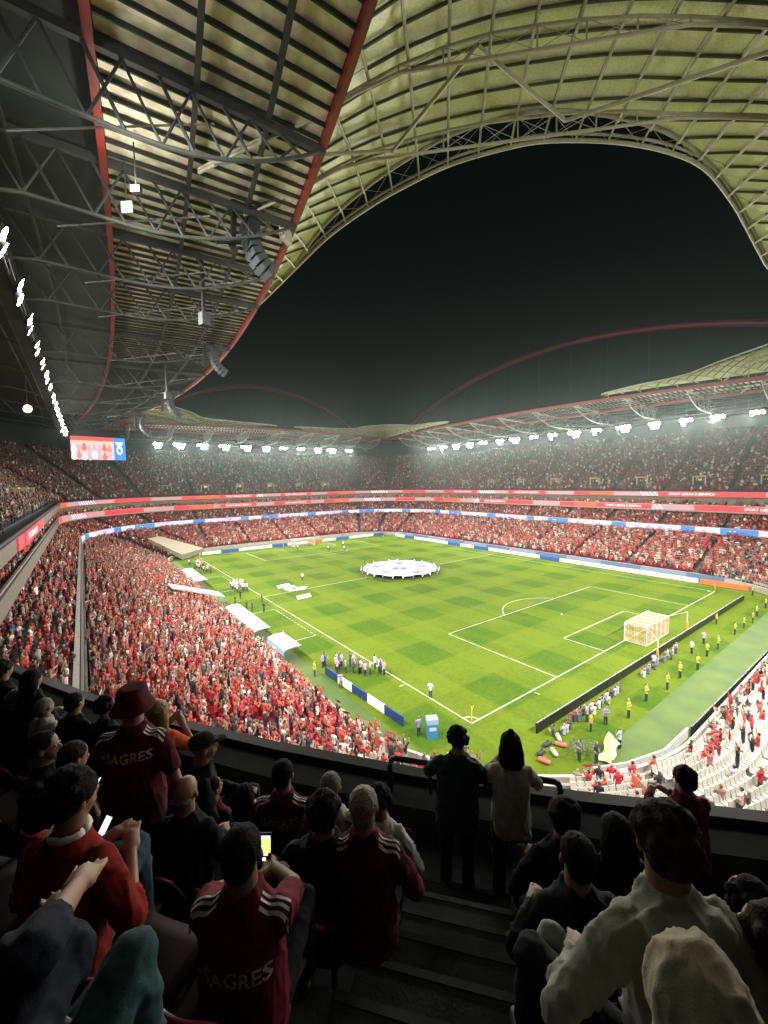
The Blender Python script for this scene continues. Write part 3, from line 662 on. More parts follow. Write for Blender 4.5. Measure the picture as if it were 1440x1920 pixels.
for t_, i, o_, z in rows():
    Q_, L_ = walk(o_)
    xs = np.arange(random.uniform(0, .5), L_[-1], .49)
    for s in xs:
        x, y, nx, ny = at_len(Q_, L_, s)
        px, py, w = view_px(x, y, z+1.2)
        if w < 2 or not (-260 < px < 1700) or py > 2080: continue
        # radial aisles
        if abs(nx) > .99 or abs(ny) > .99:
            c = (y if abs(nx) > .99 else x); per = 13.6 if t_ != 'up' else 13.6
            if abs((c+300) % per-per/2) < .6: continue
        else:
            a = math.atan2(abs(ny), abs(nx))/(PI/2)
            if abs((a*4+.5) % 1-.5)*.25*(PI/2)*(20+o_*.5) < .55: continue
        if t_ == 'up' and math.hypot(x-CAM.x, y-CAM.y) < 9.5: continue
        if t_ == 'up':       # doorways
            if 2 <= i <= 5 and ((x > 95 and abs((y+14+6.8) % 13.6-6.8) < 1.7) or (y > 138 and abs((x+2+6.5) % 13-6.5) < 1.7)): continue
        # the way on to the pitch in the near corner and the white dugout stairs
        if t_ == 'low' and x < 9 and y < 2:
            da = abs((x+2.0)*.78-(y+8.5)*.62)
            if da < 1.0 and i < 12: continue
        if t_ == 'low' and x < 0 and 50.5 < y < 54.5 and i < 8: continue
        if t_ == 'low' and x < 0 and 103 < y < 121 and abs((x+9)*.8+(y-106)*.6) < 2.2: continue
        occ = .955
        if t_ == 'low':
            if y < 1 and x < 8: occ = .5 if x < -6 else .24
            elif y < 0 and x < 62: occ = .13+.25*(i < 3)+.25*(i > 14)
            elif y < 0: occ = .8
        elif t_ == 'mid' and x < 0 and y < 100: occ = .72
        elif t_ == 'mid' and y < 0: occ = .6
        elif t_ == 'up': occ = .93
        seats.append((x, y, z, math.atan2(-nx, ny)+PI if False else math.atan2(ny, nx)+PI/2, t_, w, px, py))
        if random.random() > occ: continue
        up_ = random.random()
        jf = random.gauss(0, .17); jl = random.uniform(-.14, .14)
        people.append((x+nx*jf-ny*jl, y+ny*jf+nx*jl, z-.03 if (t_ == 'low' and (y > 1 or x < -4)) or random.random() < .3 else z-.42, math.atan2(ny, nx)+PI/2+random.uniform(-.5, .5), t_, w, px, py, i))
# which of them show largest: nearest in view and not behind the front wall of the top stand
def shows(q, lim=None):
    px, py = q[6], q[7]
    if not (0 < px < 1440 and 700 < py < 1600): return False
    # parapet line in the picture
    edge = np.interp(px, [0, 170, 390, 710, 1130, 1440], [1285, 1335, 1400, 1468, 1535, 1575]); return py < edge-8
vis = sorted([q for q in people if q[4] != 'up' and shows(q)], key=lambda q: q[5])[:130]; vs_ = set(id(q) for q in vis)
crowd = [q for q in people if id(q) not in vs_]
posts = {'down': 'standing with arms down', 'up': 'holding both arms up', 'clap': 'clapping', 'scarf': 'holding a scarf up', 'fold': 'with folded arms'}
for q in vis:
    x, y, z, rz, t_, w, px, py, ri = q; k = random.choice(['down', 'down', 'fold', 'clap', 'clap', 'up', 'scarf']) if x < -3 else random.choice(['down', 'fold', 'clap']); ci, cc_ = palette(PAL_LOW, 1)
    spot = 'among the white seats' if (x > 2 and y < 0) else ('in the near corner' if y < 3 else 'in the lower left stand')
    if t_ == 'mid': spot = 'in the dark middle stand at the left'
    rowd = 'front rows' if ri < 5 else ('middle rows' if ri < 13 else 'back rows')
    o = link('person', MINI[k], None, (x, y, z), rz); c = cc_[0]*rng.uniform(.75, 1.2, 3); o['col'] = [float(v) for v in c]
    o.scale = (random.uniform(.92, 1.06),)*3
    tag(o, '%s-topped fan %s %s, %s' % (CN[int(ci[0])].replace(' ', '-'), posts[k], spot, rowd), 'person', 'fans '+spot)
def instancer(name, pts, protos, label, cols, scl=None, kind='stuff', cat='crowd'):
    me = bpy.data.meshes.new(name); n = len(pts); me.vertices.add(n)
    me.vertices.foreach_set('co', np.array([p[:3] for p in pts], dtype=np.float32).ravel())
    a = me.attributes.new('rot', 'FLOAT', 'POINT'); a.data.foreach_set('value', np.array([p[3] for p in pts], dtype=np.float32))
    a = me.attributes.new('pick', 'INT', 'POINT'); a.data.foreach_set('value', rng.integers(0, len(protos), n).astype(np.int32))
    a = me.attributes.new('scl', 'FLOAT', 'POINT'); a.data.foreach_set('value', (scl if scl is not None else np.ones(n)).astype(np.float32))
    a = me.attributes.new('col', 'FLOAT_COLOR', 'POINT'); a.data.foreach_set('color', np.c_[cols, np.ones(n)].astype(np.float32).ravel())
    me.update(); o = link(name, me); o['kind'] = kind; o['label'] = label; o['category'] = cat
    ng = bpy.data.node_groups.new(name, 'GeometryNodeTree'); ng.interface.new_socket('Geometry', in_out='INPUT', socket_type='NodeSocketGeometry'); ng.interface.new_socket('Geometry', in_out='OUTPUT', socket_type='NodeSocketGeometry')
    N_ = ng.nodes.new; gi, go = N_('NodeGroupInput'), N_('NodeGroupOutput'); L = ng.links.new
    iop = N_('GeometryNodeInstanceOnPoints'); iop.inputs['Pick Instance'].default_value = True
    gti = N_('GeometryNodeGeometryToInstance')
    for p in protos:
        oi = N_('GeometryNodeObjectInfo'); oi.inputs['Object'].default_value = p; oi.transform_space = 'ORIGINAL'; oi.inputs['As Instance'].default_value = False
        L(oi.outputs['Geometry'], gti.inputs[0])
    def named(nm, ty):
        a_ = N_('GeometryNodeInputNamedAttribute'); a_.data_type = ty; a_.inputs['Name'].default_value = nm; return a_.outputs['Attribute']
    cx = N_('ShaderNodeCombineXYZ'); L(named('rot', 'FLOAT'), cx.inputs[2])
    er = N_('FunctionNodeEulerToRotation'); L(cx.outputs[0], er.inputs[0]); L(er.outputs[0], iop.inputs['Rotation'])
    L(gi.outputs[0], iop.inputs['Points']); L(gti.outputs[0], iop.inputs['Instance']); L(named('pick', 'INT'), iop.inputs['Instance Index']); L(named('scl', 'FLOAT'), iop.inputs['Scale'])
    L(iop.outputs[0], go.inputs[0]); md = o.modifiers.new('scatter', 'NODES'); md.node_group = ng; return o
protos = []
for k in MINI:
    protos += [next(ob for ob in COL.objects if ob.data is MINI[k])]
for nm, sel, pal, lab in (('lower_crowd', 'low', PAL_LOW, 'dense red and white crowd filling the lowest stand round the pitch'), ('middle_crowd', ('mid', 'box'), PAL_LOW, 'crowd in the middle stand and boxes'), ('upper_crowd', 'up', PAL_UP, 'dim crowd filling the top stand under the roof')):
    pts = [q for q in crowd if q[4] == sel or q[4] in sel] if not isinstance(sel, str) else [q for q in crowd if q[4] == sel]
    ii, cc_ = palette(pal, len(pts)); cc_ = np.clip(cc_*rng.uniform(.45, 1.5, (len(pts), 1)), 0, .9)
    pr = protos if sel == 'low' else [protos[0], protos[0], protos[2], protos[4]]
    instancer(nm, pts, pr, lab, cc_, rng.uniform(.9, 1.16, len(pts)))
# seats
def seat_mb(w=.39):
    mb = MB(); mb.box((-w/2, -.02, .40), (w/2, .38, .46)); mb.obox((0, -.06, .66), (w/2, 0, 0), (0, .025, .0), (0, -.05, .22)); mb.box((-.03, .05, 0), (.03, .15, .40)); return mb
SW, SR = seat_mb().mesh('seat_white', [seatwht]), seat_mb().mesh('seat_red', [seatred])
wh = [q for q in seats if q[4] == 'low' and q[1] < 3]; rd_ = [q for q in seats if (q[4] == 'low' and q[1] >= 3) or q[4] in ('mid', 'up')]
wv = sorted([q for q in wh if shows(q)], key=lambda q: q[5])[:170]; wi = set(id(q) for q in wv)
for q in wv: tag(link('stadium_seat', SW, None, q[:3], q[3]+PI), 'white plastic seat in the rows of the lowest stand at the bottom right', 'seat', 'white seats at the bottom right')
pw = next(ob for ob in COL.objects if ob.data is SW)
so = instancer('white_seats', [q[:3]+(q[3]+PI,) for q in wh if id(q) not in wi], [pw], 'rows of white seats in the near corner and goal stand', np.ones((len(wh)-len(wi), 3)), cat='seats')
sr0 = tag(link('stadium_seat', SR, None, *[(q[:3], q[3]+PI) for q in rd_ if q[4] == 'mid' and q[1] < 40 and q[0] < 0 and shows(q)][:1][0]), 'dark red seat in the middle stand at the left', 'seat')
instancer('red_seats', [q[:3]+(q[3]+PI,) for q in rd_], [sr0], 'rows of dark red seats under the crowd', np.ones((len(rd_), 3)), cat='seats')

# ---------------------------------------------------------------- pitch side objects
def boards(name, label, cat, pts, h, mats, seg, txt=None, thick=.12, post=False, txtm=None):
    root = thing(name, label, cat); k = 0
    for (x0, y0), (x1, y1) in zip(pts, pts[1:]):
        L = math.hypot(x1-x0, y1-y0); n = max(1, round(L/seg)); a = math.atan2(y1-y0, x1-x0)
        for i in range(n):
            cx, cy = x0+(x1-x0)*(i+.5)/n, y0+(y1-y0)*(i+.5)/n; w = L/n/2-.02; b_ = MB(); b_.box((-w, -thick/2, .02), (w, thick/2, h))
            m = mats[k % len(mats)]; o = part('board', b_, m, root, loc=(cx, cy, 0), rz=a)
            if post: b_ = MB(); b_.bar((-w, thick/2+.05, 0), (-w, thick/2+.05, h+.06), .07); b_.bar((0, thick/2+.05, .03), (0, thick/2+.5, .03), .06); b_.bar((-w, 0, h+.03), (w, 0, h+.03), .1, .06); part('post', b_, steelg, o)
            if txt and txt[k % len(txt)]:
                for fl in (1, -1):
                    t = text_mb(txt[k % len(txt)], h*.62, .01); part('lettering', t, txtm or LB, o, loc=(0, -fl*(thick/2+.01), h*.52), rz=0 if fl > 0 else PI)
            k += 1
    return root
BW = em('board_white', (.72, .74, .76), .55); BB = em('board_blue', (.03, .10, .38), .5); BO = em('board_orange', (.95, .16, .04), .6); BC = em('board_cream', (.75, .7, .6), .5); BM = em('board_maroon', (.5, .03, .15), .4)
NV = em('txt_navy', (.02, .04, .2), .5)
boards('advertising_boards', 'lit white and blue advertising boards along the far touchline', 'boards', [(73, 104), (73, 34)], .95, [BW, BB, BW, BC, BW, BB], 5.8, [None, None, None, None, None, None], txtm=NV)
boards('advertising_boards', 'lit boards with airline lettering beside the far right part of the touchline', 'boards', [(73, 34), (73, 4)], .95, [BC, BW, BW, BW, BM], 7.2, [None, 'QATAR AIRWAYS', 'QATAR AIRWAYS', None, None], txtm=BM)
boards('advertising_boards', 'bright orange boards at the far right corner of the pitch', 'boards', [(73, 3.6), (73, -3.8)], 1.0, [BO, BO, BO], 2.6, None, txtm=LT)
boards('advertising_boards', 'white and orange boards behind the far goal', 'boards', [(72.5, 110.5), (38, 110.5), (30, 110.5), (2, 110.5)], .95, [BB, BW, BW, BB, BW, BO, BW], 5.4, None, txtm=NV)
boards('advertising_boards', 'short navy and white boards by the near corner on the left touchline', 'boards', [(-5.1, 3.4), (-5.8, 16.6)], .9, [em('bn', (.015, .04, .14), .5), BW, em('bn', (0, 0, 0), 1), BW, em('bn', (0, 0, 0), 1)], 2.6, None, txtm=BW)
boards('blue_banner_wall', 'dull blue banner on the wall behind the far touchline boards', 'banner', [(76.2, -2), (76.2, 106)], 1.3, [mat('banner_blue', (.10, .15, .26), .7), mat('banner_blue2', (.2, .24, .32), .7)], 9)
boards('perimeter_barrier', 'long black barrier of upright panels behind the near goal line', 'barrier', [(3.2, -4.4), (65.2, -4.8)], .9, [blackp], 2.05, post=True)
boards('dark_barrier', 'dark low wall in front of the seats at the right', 'wall', [(12.8, -12.6), (44, -12.9)], .95, [blackp], 3.1)
boards('white_fence', 'white low fence panels curving round the near corner of the pitch', 'fence', [(12.6, -12.4), (8, -12.3), (4.2, -11.2), (1.6, -9.9)], .85, [whitep], 1.5)
# goals
def goal(y, s, lab):
    g_ = thing('football_goal', lab, 'goal', (34, y, 0), 0 if s > 0 else PI)
    for x in (-3.72, 3.72): b_ = MB(); b_.tube([(x, 0, 0), (x, 0, 2.44)], .085, 10); part('post', b_, whitep, g_)
    b_ = MB(); b_.tube([(-3.72, 0, 2.5), (3.72, 0, 2.5)], .085, 10); part('crossbar', b_, whitep, g_)
    b_ = MB(); D = -2.6
    for x in (-3.66, 3.66): b_.tube([(x, 0, .05), (x, D, .05), (x, D, 2.44)], .045, 6); b_.tube([(x, -.1, 2.44), (x, D, 2.44)], .035, 6)
    b_.tube([(-3.66, D, .05), (3.66, D, .05)], .045, 6); b_.tube([(-3.66, D, 2.44), (3.66, D, 2.44)], .035, 6); part('net_frame', b_, whitep, g_)
    nw, ny_ = MB(), MB(); gw, gy = mat('net_white', (.5, .46, .44), .7), mat('net_yellow', (.50, .28, .03), .7)
    def cord(p, q, k): (ny_ if (k//3) % 2 else nw).bar(p, q, .035)
    n = 30
    for i in range(n+1):
        x = -3.66+7.32*i/n; cord((x, D, .05), (x, D-.04, 2.44), i); cord((x, -.05, 2.46), (x, D, 2.44), i+2)
    for i in range(14):
        z = .1+2.3*i/13; nw.bar((-3.66, D, z), (3.66, D, z), .02)
        for x in (-3.66, 3.66): (ny_ if (i//3) % 2 else nw).bar((x, -.05, z), (x, D, z), .045)
        d = D*i/13
        for x in (-3.66, 3.66): (ny_ if (i//3) % 2 else nw).bar((x, d, .05), (x, d, 2.44), .045)
        nw.bar((-3.66, d, 2.45), (3.66, d, 2.45), .02)
    part('net', nw, gw, g_); part('net', ny_, gy, g_)
    for x in (-8, 6.2):
        b_ = MB(); b_.tube([(x, -5.4 if x < 0 else -4, 0), (x, -5.4 if x < 0 else -4, 1.5)], .12, 8); pl = part('net_pole_base', b_, mat('pole_orange', (.8, .25, .05), .6), g_)
        b_ = MB(); b_.tube([(x, -5.4 if x < 0 else -4, 1.5), (x, -5.4 if x < 0 else -4, 2.9)], .06, 8); b_.tube([(x, -5.4 if x < 0 else -4, 2.9), (math.copysign(3.66, x), D, 2.44)], .02, 5); part('net_pole', b_, whitep, g_)
goal(0, 1, 'near football goal with a white and yellow striped net'); goal(105, -1, 'small white football goal at the far end of the pitch')
for x, y, l in ((0, 0, 'yellow corner flag at the near corner of the pitch'), (68, 0, 'corner flag at the far right corner'), (0, 105, 'corner flag at the far left corner'), (68, 105, 'corner flag at the farthest corner of the pitch')):
    f_ = thing('corner_flag', l, 'flag', (x, y, 0)); b_ = MB(); b_.tube([(0, 0, 0), (0, 0, 1.6)], .03, 6); part('pole', b_, mat('flag_yellow', (.75, .5, .06), .6), f_)
    b_ = MB(); b_.add([(0, 0, 1.58), (.42, .1, 1.5), (.4, .16, 1.22), (0, 0, 1.18)], [(0, 1, 2, 3), (3, 2, 1, 0)]); part('flag', b_, mat('flag_cloth', (.85, .5, .12), .7), f_)
# centre banner
cb = thing('centre_circle_banner', 'round white banner with dark star shapes covering the centre circle', 'banner', (34, 52.5, 0)); b_ = MB(); n = 48
b_.add([(9.0*math.cos(2*PI*k/n), 9.0*math.sin(2*PI*k/n), .95+.12*math.sin(k*1.7)) for k in range(n)]+[(0, 0, .8)], [(k, (k+1) % n, n) for k in range(n)])
part('cloth', b_, mat('banner_white', (.46, .45, .50), .7, noise=.08, nscale=1.5), cb)
b_ = MB()
def star(cx, cy, r, z, rot):
    v = [(cx+(r if k % 2 == 0 else r*.42)*math.cos(rot+PI*k/5), cy+(r if k % 2 == 0 else r*.42)*math.sin(rot+PI*k/5), z) for k in range(10)]; b_.add(v+[(cx, cy, z)], [(k, (k+1) % 10, 10) for k in range(10)])
star(0, 0, 2.9, 1.0, .3)
for k in range(5): a = .3+PI/5+k*2*PI/5; star(6.0*math.cos(a), 6.0*math.sin(a), 2.0, 1.06, a)
part('star', b_, mat('banner_grey', (.17, .17, .22), .7), cb)
for x, y, rz_, l in ((6.4, 57.6, .2, 'white cloth sheet lying on the grass, farthest of the four'), (6.8, 54.8, .5, 'white cloth sheet overlapping the halfway line'), (8.0, 53.4, -.3, 'white cloth sheet touching its neighbour by the halfway line'), (6.2, 47.4, .1, 'white cloth sheet lying alone, nearest of the four')):
    b_ = MB(); b_.obox((0, 0, .07), (1.5, 0, 0), (.5, 1.1, 0), (0, 0, .05)); tag(part('cloth_sheet', b_, mat('sheet', (.42, .42, .5), .8)), l, 'cloth').location = (x, y, 0); COL.objects[-1].rotation_euler = (0, 0, rz_)
# dugouts
def dugout(y0, y1, x, lab, m=None):
    d = thing('dugout', lab, 'dugout', (x, (y0+y1)/2, 0)); h = (y1-y0)/2; vs, fs = [], []
    pr = [(-1.35, 1.5), (-1.2, 2.0), (-.6, 2.2), (.4, 2.25), (1.0, 2.15)]; pr2 = [(a, b2-.06) for a, b2 in pr][::-1]; pp = pr+pr2
    for yy in (-h, h): vs += [(a, yy, b2) for a, b2 in pp]
    k = len(pp); fs = [(i, (i+1) % k, k+(i+1) % k, k+i) for i in range(k)]+[tuple(range(k))[::-1], tuple(range(k, 2*k))]
    b_ = MB(); b_.add(vs, fs); part('canopy', b_, m or mat('canopy_white', (.27, .28, .31), .35, noise=.08), d)
    for yy in np.linspace(-h, h, max(2, int(h*2/2.4)+1)): b_ = MB(); b_.bar((-1.3, yy, 0), (-1.3, yy, 1.6), .06); b_.bar((-1.1, yy, 2.08), (1.0, yy, 2.24), .05); part('rib', b_, steelg, d)
    b_ = MB(); b_.box((-1.3, -h+.1, .35), (-.7, h-.1, .5)); b_.box((-1.4, -h+.1, .5), (-1.3, h-.1, 1.1)); part('bench', b_, mat('bench_dark', (.05, .05, .07), .6), d)
dugout(21, 26.5, -7.6, 'short white-roofed dugout nearest to the camera', mat('canopy_blue', (.20, .25, .36), .3)); dugout(29.5, 43.5, -8.2, 'long white-roofed dugout on the left touchline'); dugout(65, 80, -8.0, 'long white-roofed dugout farther up the left touchline')
tn = thing('players_tunnel', 'white covered stairway running down through the left crowd to the pitch', 'tunnel', (-8.5, 52.5, 0)); b_ = MB(); b_.add([(1, -2, 1.9), (1, 2, 1.9), (-7.4, 2, 4.9), (-7.4, -2, 4.9), (1, -2, 1.7), (1, 2, 1.7), (-7.4, 2, 4.7), (-7.4, -2, 4.7)], [(0, 1, 2, 3), (7, 6, 5, 4), (0, 4, 5, 1), (1, 5, 6, 2), (2, 6, 7, 3), (3, 7, 4, 0)]); part('cover', b_, mat('cover_white', (.30, .29, .28), .5), tn)
b_ = MB(); b_.box((-.6, -2, 0), (-.5, -1.9, 1.7)); b_.box((.8, -2, 0), (.9, -1.9, 1.7)); b_.box((.8, 1.9, 0), (.9, 2, 1.7)); part('leg', b_, steelg, tn)
rp = thing('entrance_ramp', 'beige sloping wall beside the entrance in the far left corner', 'ramp'); b_ = MB()
b_.add([(-4.5, 106, .1), (3.5, 114.5, .1), (-8, 119.5, 5.0), (-12, 114.5, 5.2), (-4.5, 106, 1.6), (3.5, 114.5, 1.6), (-8, 119.5, 6.0), (-12, 114.5, 6.2)], [(3, 2, 1, 0), (4, 5, 6, 7), (0, 1, 5, 4), (1, 2, 6, 5), (2, 3, 7, 6), (3, 0, 4, 7)]); part('ramp_wall', b_, mat('beige', (.22, .19, .13), .8), rp)
# near corner entrance: red signs, rails
for x, y, z, rz_, w, l in ((1.3, -10.6, .05, R(-32), 2.2, 'orange red crest sign beside the gate in the white fence'), (.3, -13.6, 1.5, R(60), 1.5, 'small orange red crest sign beside the stairs between the white seats')):
    s_ = thing('crest_sign', l, 'sign', (x, y, z), rz_); b_ = MB(); b_.box((-w/2, -.06, 0), (w/2, .06, 1.15)); part('board', b_, mat('sign_red', (.75, .09, .03), .5), s_)
    b_ = MB()
    for f_ in (1, -1):
        b_.cur = 0; b_.add([(-.25, -.07*f_, .95), (.25, -.07*f_, .95), (.22, -.07*f_, .45), (0, -.07*f_, .2), (-.22, -.07*f_, .45)], [(0, 1, 2, 3, 4), (4, 3, 2, 1, 0)]); b_.add([(-.5, -.07*f_, 1.05), (.5, -.07*f_, 1.05), (.28, -.07*f_, .85), (-.28, -.07*f_, .85)], [(0, 1, 2, 3), (3, 2, 1, 0)])
    part('emblem', b_, whitep, s_); b_ = MB()
    for xx in (-w/2-.05, w/2+.05): b_.tube([(xx, 0, -.1), (xx, 0, 1.3)], .04, 6)
    part('post', b_, whitep, s_)
pb = thing('blue_cabinet', 'blue and white upright cabinet standing behind the near corner flag', 'cabinet', (-4.1, .8, 0), R(-30)); b_ = MB(); b_.box((-.45, -.35, 0), (.45, .35, 1.25)); part('case', b_, mat('cab_blue', (.04, .2, .45), .4), pb); b_ = MB(); b_.box((-.47, -.37, 1.25), (.47, .37, 1.7)); part('top', b_, mat('cab_top', (.30, .40, .52), .4), pb); b_ = MB(); b_.box((-.3, -.37, .7), (.3, -.352, 1.0)); part('plate', b_, whitep, pb)

# people beside the pitch
VEST = (.32, .40, .02)
def pitch_person(x, y, rz, top, label, arms='down', group=None, legs=None, z=0, s=1.0):
    me = MINI[arms]; o = link('person', me, None, (x, y, z), rz); o.scale = (s,)*3; o['col'] = [float(c) for c in top]; return tag(o, label, 'person', group)
sv = [(11.7, -8.2), (16, -8), (20.1, -8.4), (23.9, -8.3), (27.7, -8.8), (32.7, -8.3), (36.2, -8.5), (43.9, -8.4), (47.9, -8.5), (51.6, -8.7), (55.9, -8.3), (62.1, -8.2), (68, -8), (70, -5)]
for k, (x, y) in enumerate(sv):
    pitch_person(x, y, R(180+random.uniform(-15, 15)), VEST, 'steward in a yellow vest facing right, %s in the line behind the near goal' % (['first', 'second', 'third', 'fourth', 'fifth', 'sixth', 'seventh', 'eighth', 'ninth', 'tenth', 'eleventh', 'twelfth', 'thirteenth', 'last'][k]), 'fold', 'stewards in yellow vests', s=1.05)
pitch_person(7.1, -7.1, R(200), (.8, .35, .05), 'steward in an orange vest at the near end of the black barrier', 'down'); pitch_person(-7, 16.9, R(90), VEST, 'steward in a yellow vest by the short navy boards'); pitch_person(-5.9, 28.4, R(60), VEST, 'steward in a yellow vest between the two nearest dugouts')
pitch_person(46.9, -5.6, R(180), VEST, 'steward in a yellow vest pressed against the black barrier')
for k, (x, y, c, l) in enumerate([(9.1, -7.4, (.2, .2, .4), 'photographer in blue standing beside the orange-vested steward'), (8.2, -6.2, (.3, .35, .5), 'photographer in grey blue behind the black barrier'), (32.3, -6.9, (.5, .5, .5), 'grey-clad photographer standing amid the yellow stewards'), (37, -6.8, (.45, .45, .5), 'photographer in a pale bib near the goal'), (24.5, -5.6, (.4, .45, .5), 'photographer beside the orange net pole'), (3.5, -9.3, (.02, .03, .08), 'person in a dark navy shirt walking near the white fence'), (2.7, -8.4, (.1, .1, .12), 'person in a black top and white trousers bending near the fence'), (6.7, -9.6, (.35, .5, .5), 'person holding up one end of the white and yellow flag'), (.1, 5.5, (.6, .55, .75), 'person on the left touchline carrying a pale flag bundle'), (-6, 12.8, (.35, .2, .2), 'person crouching behind the navy and white boards'), (-4.9, 1.6, (.25, .2, .5), 'person in purple beside the blue cabinet')]):
    pitch_person(x, y, R(random.uniform(0, 360)), c, l, random.choice(['down', 'clap', 'fold']))
for k in range(34):
    x = 4.2+k*.62*(1.0 if k < 20 else 1.35)+random.uniform(-.2, .2); pitch_person(x, -5.35-random.uniform(0, .7), R(random.uniform(-30, 30)), random.choice([(.05, .05, .07), (.35, .37, .45), (.5, .5, .5), (.1, .12, .25)]), 'photographer sitting low behind the black barrier with a camera', 'clap', 'photographers behind the black barrier', z=-.72)
for k in range(24):
    x, y = random.uniform(-5.4, -.3), 0; y = 17.4-(x+5.2)*.75+random.uniform(-2.2, 1.6); pitch_person(x, y, R(random.uniform(180, 300)), random.choice([(.5, .45, .75), (.6, .6, .7), (.25, .3, .5), (.55, .3, .4), (.08, .08, .15)]), 'person in a pale purple bib in the group on the left touchline', random.choice(['down', 'clap', 'fold']), 'group in pale bibs on the left touchline')
for k in range(26): a = 2*PI*k/26; pitch_person(34+9.5*math.cos(a), 52.5+9.5*math.sin(a), a+PI/2, (.6, .62, .7) if k % 3 else (.1, .15, .4), 'child holding the rim of the round centre banner', 'clap', 'children round the centre banner', s=.8)
for k in range(22): pitch_person(-3.2+random.uniform(-1.3, 1.3), 82+k*.75, R(random.uniform(0, 360)), random.choice([(.6, .6, .6), (.5, .2, .25), (.1, .1, .1), (.6, .5, .5)]), 'person in the far group by the left touchline', 'down', 'far group by the left touchline')
for x, y, l in ((-5.2, 46, 'dark-suited person by the end of the long dugout'), (-4.6, 44.9, 'dark-suited person, second by the long dugout'), (-3.2, 43.2, 'dark-suited person walking towards the technical area'), (-3.8, 54, 'person in black near the halfway line'), (-1.6, 48.5, 'person in black at the touchline dots'), (-5.8, 50.5, 'person in black beside the white tunnel')): pitch_person(x, y, R(random.uniform(0, 360)), (.015, .02, .03), l)
for k in range(16): pitch_person(-1.5+random.uniform(-1.5, 1.2), 62+random.uniform(-3, 3), R(random.uniform(0, 360)), (.55, .55, .6), 'person in a pale tracksuit near the far technical area', 'down', 'pale tracksuits by the touchline')
for x, y, l in ((11.8, 59.9, 'single player standing near the centre of the left half'), (39.6, 88, 'player warming up near the far goal'), (36, 92, 'second player near the far goal'), (44, 96, 'player by the far right of the far goal'), (29, 100, 'goalkeeper in front of the far goal')): pitch_person(x, y, R(150), (.6, .6, .65), l)
# flag on the ground near the fence, bags
fl_ = MB(); nx_ = 14
vv = [(i*.20, j*.22+.10*math.sin(i*.8), .10+.07*math.sin(i*1.3+j*1.1)+.012*i*i*(.3+.12*j)*.6) for j in range(5) for i in range(nx_)]
fl_.add(vv, [(j*nx_+i, j*nx_+i+1, (j+1)*nx_+i+1, (j+1)*nx_+i) for j in range(4) for i in range(nx_-1)])
o = part('held_flag', fl_, mat('flag_white_yellow', (.30, .29, .25), .8, noise=.2, nscale=1.3, col2=(.55, .42, .06)), smooth=True); o.location = (4.0, -10.2, .1); o.rotation_euler = (0, 0, R(12)); tag(o, 'rumpled white and yellow flag held over the grass near the fence', 'flag')
for k, (x, y) in enumerate([(1.1, -6.2), (1.9, -6.8), (3.2, -6.6), (2.4, -5.9), (3.9, -6.0), (.4, -6.9)]):
    b_ = MB(); b_.cap((-.3, 0, .22), .2, (.3, 0, .2), .18, 8); b_.tube([(-.2, 0, .35), (0, 0, .55), (.2, 0, .35)], .03, 5); o = part('kit_bag', b_, mat('bag_%d' % (k % 3), [(.03, .03, .04), (.35, .34, .32), (.45, .12, .08)][k % 3], .7), smooth=True); o.location = (x, y, 0); o.rotation_euler = (0, 0, k); tag(o, ['black', 'pale grey', 'reddish'][k % 3]+' kit bag lying on the grass left of the black barrier', 'bag', 'bags on the grass by the barrier')
for k in range(3):
    l = thing('step_ladder', ['pale folding ladder standing on the grass near the fence', 'small pale tripod stand beside the folding ladder', 'pale stand leaning near the kit bags'][k], 'ladder', (3.2+k*.5, -7.6-.5*k, 0), k); b_ = MB(); b_.bar((-.25, -.3, 0), (-.2, 0, 1.2), .05); b_.bar((.25, -.3, 0), (.2, 0, 1.2), .05); part('leg', b_, steelg, l); b_ = MB(); b_.bar((-.2, .3, 0), (-.2, 0, 1.2), .05); b_.bar((.2, .3, 0), (.2, 0, 1.2), .05); part('leg', b_, steelg, l)
    b_ = MB()
    for z in (.3, .6, .9): b_.bar((-.23, -.3*(1-z/1.2), z), (.23, -.3*(1-z/1.2), z), .05)
    part('rung', b_, steelg, l)
# ---------------------------------------------------------------- the block of seats round the camera
CX, CY, R0 = 4.2, 2.4, 36.0
def pol(ang, rad, z=0): a = R(ang); return (CX+rad*math.cos(a), CY+rad*math.sin(a), z)
def flz(k): return FL0+RISE*k
def srad(k): return R0+WALK+RUN*(k-.5)
plastic = mat('seat_plastic', (.016, .003, .005), .65, noise=.3, nscale=6, spec=.12)
def shell(mb, fn, nu, nv, th):
    vs = []; 
    for side in (0, 1):
        for j in range(nv+1):
            for i in range(nu+1):
                p, n_ = fn(i/nu, j/nv); p = Vector(p)+Vector(n_)*th*side; vs.append(p)
    o = (nu+1)*(nv+1); fs = []; ix = lambda i, j: j*(nu+1)+i
    for j in range(nv):
        for i in range(nu): fs.append((ix(i, j), ix(i+1, j), ix(i+1, j+1), ix(i, j+1))); fs.append((o+ix(i, j+1), o+ix(i+1, j+1), o+ix(i+1, j), o+ix(i, j)))
    for i in range(nu): fs.append((ix(i, 0), o+ix(i, 0), o+ix(i+1, 0), ix(i+1, 0))); fs.append((ix(i+1, nv), o+ix(i+1, nv), o+ix(i, nv), ix(i, nv)))
    for j in range(nv): fs.append((ix(0, j+1), o+ix(0, j+1), o+ix(0, j), ix(0, j))); fs.append((ix(nu, j), o+ix(nu, j), o+ix(nu, j+1), ix(nu, j+1)))
    mb.add(vs, fs)
def f_back(u, v):
    x = (u-.5)*.45; w_ = 1-.25*max(0, v-.6)**2*6; x *= w_
    return (x, -.20-.10*v-.02+.05*(2*abs(u-.5))**2, .47+.36*v-.05*(2*abs(u-.5))**4*v), (0, -1, .2)
